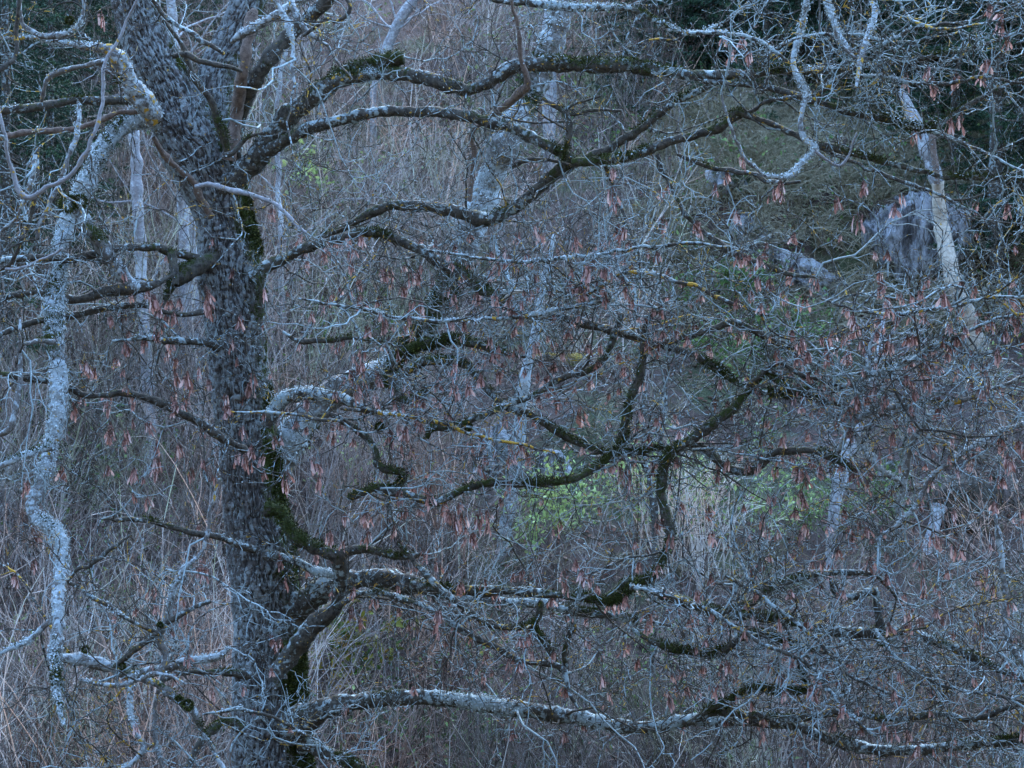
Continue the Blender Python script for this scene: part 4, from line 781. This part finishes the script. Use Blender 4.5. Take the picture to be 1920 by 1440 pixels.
# ------------------------------------------------------------------ bare shrubs (individual things sharing eight meshes)
def shrub_mesh(k):
    r = np.random.RandomState(200+k); n = r.randint(6, 12); g = Geo()
    d = r.randn(n, 3)*.28; d[:, 2] = 1; L = r.uniform(1.0, 2.1, n)
    st = grow(r.randn(n, 3)*np.array([.09, .09, 0]), d, L, 12, r, .02, .07); V, F, _ = tubes(st, r.uniform(.005, .009, n)[:, None]*np.linspace(1, .3, 12)[None], 4)
    tn = np.clip(r.normal(.55, .2), .1, 1); g.add(V, F, tone=np.clip(tn+.1*noise(V, 5), 0, 1))
    b, i = children(st, n*9, .25, .15, .6, 6, r, .10, .16, .8); V, F, _ = tubes(b, .0028*np.linspace(1, .5, 6)[None].repeat(len(b), 0), 3); g.add(V, F, tone=tn)
    c, i = children(b, n*20, .2, .05, .2, 4, r, .05, .2); V, F, _ = tubes(c, np.full((len(c), 4), .0017), 3); g.add(V, F, tone=np.clip(tn-.1, 0, 1))
    return g.mesh('bare_shrub', M_brush, False)
SHR = [shrub_mesh(k) for k in range(9)]
for j in range(210):
    px = rnd.uniform(-60, 1980); py = rnd.uniform(150, 1640) if j > 60 else rnd.uniform(900, 1640)
    if 1250 < px < 1840 and 170 < py < 560: continue
    if py > 1440: Yv = 17.6-(py-1440)/200*1.3; p = Vector(((px-960)*K*Yv, Yv, float(ground_h((px-960)*K*Yv, Yv))))
    else: p = hit(px, py)
    if clear_f(np.array([p.x]), np.array([p.y]))[0] < .6: continue
    o = link('bare_shrub', SHR[j % 9], None, (p.x, p.y, p.z-.03)); o.rotation_euler = (rnd.uniform(-.1, .1), rnd.uniform(-.12, .12), rnd.uniform(0, 6.28)); s = rnd.uniform(.7, 1.15)*(.75 if py < 500 else 1); o.scale = (s, s, s)
    tag(o, 'bare many-stemmed shrub in the thicket covering the hillside', 'shrub', 'bare shrubs of the thicket')

# ------------------------------------------------------------------ brush mass, leaves, grass, litter
def scatter(n, x0, x1, y0, y1, f=None):
    Y = rs.uniform(y0, y1, n*2); X = rs.uniform(x0, x1, n*2)*Y*.22
    if f is not None:
        k = rs.rand(len(X)) < f(X, Y); X, Y = X[k], Y[k]
    X, Y = X[:n], Y[:n]; return np.stack([X, Y, ground_h(X, Y)], -1)
def open_bank(X, Y):      # grassy bank: little brush there
    return sstep(1.2, 1.9, X)*sstep(23.2, 24, Y)*(1-.5*sstep(28.2, 29, Y))
def brush():
    g = Geo()
    def layer(n, y0, y1, l0, l1, r0, r1, lean, S, jit, t0, tv, kids):
        b = scatter(n, -1.15, 1.15, y0, y1, lambda X, Y: (1-.95*open_bank(X, Y))*clear_f(X, Y)*np.clip(.55+1.2*fbm(np.stack([X, Y, X*0], -1), .75, 2), .04, 1))
        m = len(b); d = rs.randn(m, 3)*lean; d[:, 2] = 1
        patch = noise(b, .7)
        L = rs.uniform(l0, l1, m)*(1+.3*patch)
        st = grow(b, d, L, S, rs, .0, jit); R = rs.uniform(r0, r1, m)[:, None]*np.linspace(1, .35, S)[None]
        V, F, _ = tubes(st, R, 3); tone = np.clip(t0+.28*patch+rs.randn(m)*tv, 0, 1); g.add(V, F, tone=np.repeat(tone, S*3))
        c, i = children(st, int(m*kids), .2, .12, .5, 5, rs, .06, .16, .8)
        V, F, _ = tubes(c, rs.uniform(.0016, .0028, len(c))[:, None]*np.linspace(1, .5, 5)[None], 3); g.add(V, F, tone=np.repeat(np.clip(tone[i]-.05, 0, 1), 15))
        return st, c
    z0, z1 = layer(1100, 16.0, 27, .8, 2.0, .0045, .0085, .26, 10, .10, .75, .28, 2.5)
    a, ac = layer(4600, 16.0, 24, .5, 1.6, .0022, .0062, .40, 9, .15, .50, .28, 2.6)
    b_, bc = layer(6000, 22, 35, .4, 1.3, .003, .008, .36, 7, .13, .5, .24, 2.2)
    c, cc = layer(3800, 16, 33, .4, 1.7, .002, .0045, 1.2, 9, .14, .68, .2, .8)          # arching canes
    tag(link('brush_thicket', g.mesh('brush_thicket', M_brush, False)), 'dense thicket of thin bare grey and brown stems covering the hillside', 'brush', kind='stuff')
    return np.concatenate([bc.reshape(-1, 3), b_[:, 2:].reshape(-1, 3)]), ac.reshape(-1, 3)
far_tips, near_tips = brush()
def leaves(name, pts, size, mat, label, cat, tone=(.5, .25), kind='stuff', flat=0.0, root=None):
    n = len(pts); sz = rs.uniform(.6, 1.3, n)[:, None]*size; nn = unit(rs.randn(n, 3)*(1-flat)+np.array([0, -.3*flat, 1])*(flat+.25)); q = unit(np.cross(nn, rs.randn(n, 3))); q2 = np.cross(nn, q)
    V = np.stack([pts-q*sz, pts-q2*sz*.45+nn*sz*.12-q*sz*.1, pts+q*sz, pts+q2*sz*.45+nn*sz*.12-q*sz*.1, pts-nn*sz*.1], 1)
    b = np.arange(n)[:, None]*5; F = np.concatenate([b+np.array([[0, 1, 4]]), b+np.array([[1, 2, 4]]), b+np.array([[2, 3, 4]]), b+np.array([[3, 0, 4]])])
    g = Geo(); g.add(V.reshape(-1, 3), F, tone=np.repeat(np.clip(rs.normal(tone[0], tone[1], n), 0, 1), 5))
    if root is not None: return tag(part(name, g, mat, root, smooth=False), kind=kind)
    return tag(link(name, g.mesh(name, mat, False)), label, cat, kind=kind)
k = rs.choice(len(far_tips), 9000); leaves('withered_leaves', far_tips[k]+rs.randn(9000, 3)*.02, .017, M_dry, 'small withered tan leaves clinging to the upper thicket', 'leaves', (.75, .25))
k = rs.choice(len(near_tips), 2500); leaves('withered_foliage', near_tips[k]+rs.randn(2500, 3)*.02, .013, M_dry, 'sparse withered leaves on the lower thicket', 'leaves', (.8, .2))
lit = scatter(26000, -1.2, 1.2, 16, 34); lit[:, 2] += .015; leaves('leaf_litter', lit, .032, M_dry, 'brown fallen leaves lying over the slope', 'leaf litter', (.35, .25), flat=.75)
gc = scatter(15000, -1.1, 1.1, 16, 31, lambda X, Y: (noise(np.stack([X, Y, X*0], -1), .8) > .05)*1.0); gc[:, 2] += rs.uniform(.02, .5, len(gc)); leaves('ground_cover', gc, .028, M_leafg, 'scattered small green leaves low in the thicket', 'undergrowth', (.4, .25), flat=.3)
def grass():
    g = Geo()
    def tuft(c, nb, l0, l1, t0):
        m = len(c); n = m*nb; base = np.repeat(c, nb, 0)+rs.randn(n, 3)*np.array([.05, .05, .0]); d = rs.randn(n, 3)*.5; d[:, 2] = 1; d[:, 1] -= .25
        b = grow(base, d, rs.uniform(l0, l1, n), 5, rs, 0, .08, droop=.33)
        V, F, _ = tubes(b, np.array([.0036, .0036, .003, .002, .0008])[None].repeat(n, 0), 3); g.add(V, F, tone=np.repeat(np.clip(np.repeat(rs.normal(t0, .15, m), nb)+rs.randn(n)*.15, 0, 1), 15))
    tuft(scatter(1500, .15, 1.1, 23.2, 29.5, lambda X, Y: open_bank(X, Y)), 36, .18, .5, .66)
    tuft(scatter(1100, -1.1, 1.1, 16.5, 31), 14, .15, .5, .6)
    tag(link('dry_grass', g.mesh('dry_grass', M_grass, False)), 'drooping dry grass on the bank above the pale rocks', 'grass', kind='stuff')
grass()

# ------------------------------------------------------------------ leafy plants
def leafy(name, label, px, py, rx, h, n, size, mat, tone, cat='shrub', stem_t=.6, ns=14, lift=0, dY=0):
    p = hit(px, py); p.y += dY; t = thing(name, label, cat, p)
    d = rs.randn(ns, 3)*.35; d[:, 0] *= rx/h*1.3; d[:, 2] = 1; st = grow(np.array(p)+rs.randn(ns, 3)*np.array([rx*.4, .15, 0]), d, rs.uniform(.6, 1.1, ns)*h, 8, rs, 0, .12)
    b, i = children(st, ns*7, .25, .08, .3, 5, rs, .05, .2)
    g = Geo(); V, F, _ = tubes(st, .0045*np.linspace(1, .4, 8)[None].repeat(ns, 0), 4); g.add(V, F, tone=stem_t); V, F, _ = tubes(b, np.full((len(b), 5), .0018), 3); g.add(V, F, tone=stem_t); part('stems', g, M_brush, t)
    allp = np.concatenate([b.reshape(-1, 3), st[:, 4:].reshape(-1, 3)]); k = rs.choice(len(allp), n); leaves('foliage', allp[k]+rs.randn(n, 3)*size*.7, size, mat, None, None, tone, root=t)
    return t
leafy('leafy_shrub', 'bright green leafy shrub left of the pale twiggy bush at mid slope', 1050, 1035, .28, .75, 420, .028, M_leafg, (.95, .12))
leafy('leafy_shrub', 'bright green shrub behind the downward mossy branch at mid slope', 1180, 1010, .34, .75, 360, .028, M_leafg, (.9, .15))
leafy('leafy_shrub', 'scattered pale green sprays above the pale twiggy bush', 1300, 1000, .5, .8, 420, .028, M_leafg, (.8, .2), ns=20)
leafy('leafy_shrub', 'thin green spray just left of the slim white-barked stem', 1000, 1080, .25, .7, 260, .026, M_leafg, (.85, .2), ns=10)
leafy('leafy_shrub', 'loose green shrub under the curved mossy limb at right', 1440, 1030, .34, .8, 360, .028, M_leafg, (.85, .15))
leafy('leafy_shrub', 'small green shrub beside the leafless brown trunk at right', 1545, 1030, .3, .5, 350, .025, M_leafg, (.55, .2))
leafy('leafy_shrub', 'green bush near the root plate of the fallen trunk', 1670, 1010, .35, .6, 450, .025, M_leafg, (.4, .2))
leafy('leafy_shrub', 'dark green bramble patch below the slanting pale ledge', 1390, 600, .55, .6, 900, .028, M_leafg, (.35, .25))
leafy('leafy_shrub', 'green low bush right of the bramble patch under the ledge', 1480, 660, .45, .45, 560, .030, M_leafg, (.4, .2))
leafy('leafy_shrub', 'mossy green bramble below the mossy twig end left of the ledge', 1360, 700, .5, .45, 560, .030, M_leafg, (.35, .2))
leafy('leafy_shrub', 'few large yellow-green leaves right of the maple fork', 580, 400, .35, .85, 110, .045, M_leafg, (.85, .15), ns=7)
leafy('maple_seedling', 'young maple with green and yellow leaves between the two low limbs', 660, 1310, .26, .75, 330, .042, M_leafy, (.35, .3), ns=8)
leafy('maple_seedling', 'yellowing seedling in the gap right of the lower trunk', 625, 1330, .16, .45, 120, .035, M_leafy, (.75, .2), ns=5)
leafy('bush', 'yellow-leaved sprays left of the maple trunk', 330, 560, .3, .8, 110, .035, M_leafy, (.6, .3), ns=6)
leafy('leafy_shrub', 'grey-green seedling with broad leaves low at the left edge', 60, 1290, .2, .5, 70, .04, M_leafg, (.8, .2), ns=4)
leafy('leafy_shrub', 'green leaves among canes in the left hollow of the thicket', 690, 980, .4, .6, 160, .034, M_leafg, (.75, .2), ns=7)
leafy('pale_bush', 'pale grey twiggy bush with scarce green leaves at the centre of mid slope', 1300, 1080, .5, 1.0, 150, .02, M_leafg, (.6, .2), stem_t=1.0, ns=60)
leafy('leafy_shrub', 'two big round green leaves on a cane near the bottom right', 1435, 1500, .1, .4, 26, .05, M_leafg, (.45, .15), ns=3)
# fern
def fern(label, px, py, s=1.0):
    p = hit(px, py); t = thing('fern', label, 'fern', p); 
    for j in range(7):
        a = j*.9+rs.rand()*.4; u = np.linspace(0, 1, 14); L = .45*s
        P = np.stack([p.x+np.cos(a)*L*u, p.y+np.sin(a)*L*u*.6, p.z+L*(.9*u-.75*u**2)+.05], -1); g = Geo()
        V, F, _ = tubes(P[None], np.full((1, 14), .002), 3, ref=(0, .2, 1)); g.add(V, F, tone=.4)
        T_ = unit(np.gradient(P, axis=0)); S_ = unit(np.cross(T_, (0, 0, 1)))
        for sgn in (-1, 1):
            for k in range(2, 14):
                l = .10*s*math.sin(math.pi*(1-k/14.5)); c = P[k]; e = c+sgn*S_[k]*l+T_[k]*l*.3-np.array([0, 0, .2*l])
                g.add([c-T_[k]*.008, c+T_[k]*.008, e], [[0, 1, 2]], tone=.7)
        part('frond', g, M_leafy, t, smooth=False)
fern('yellow-green fern drooping below the mossy limbs at centre', 1075, 700)
fern('fern clump on the mossy stump right of the maple at mid height', 700, 870, .8)
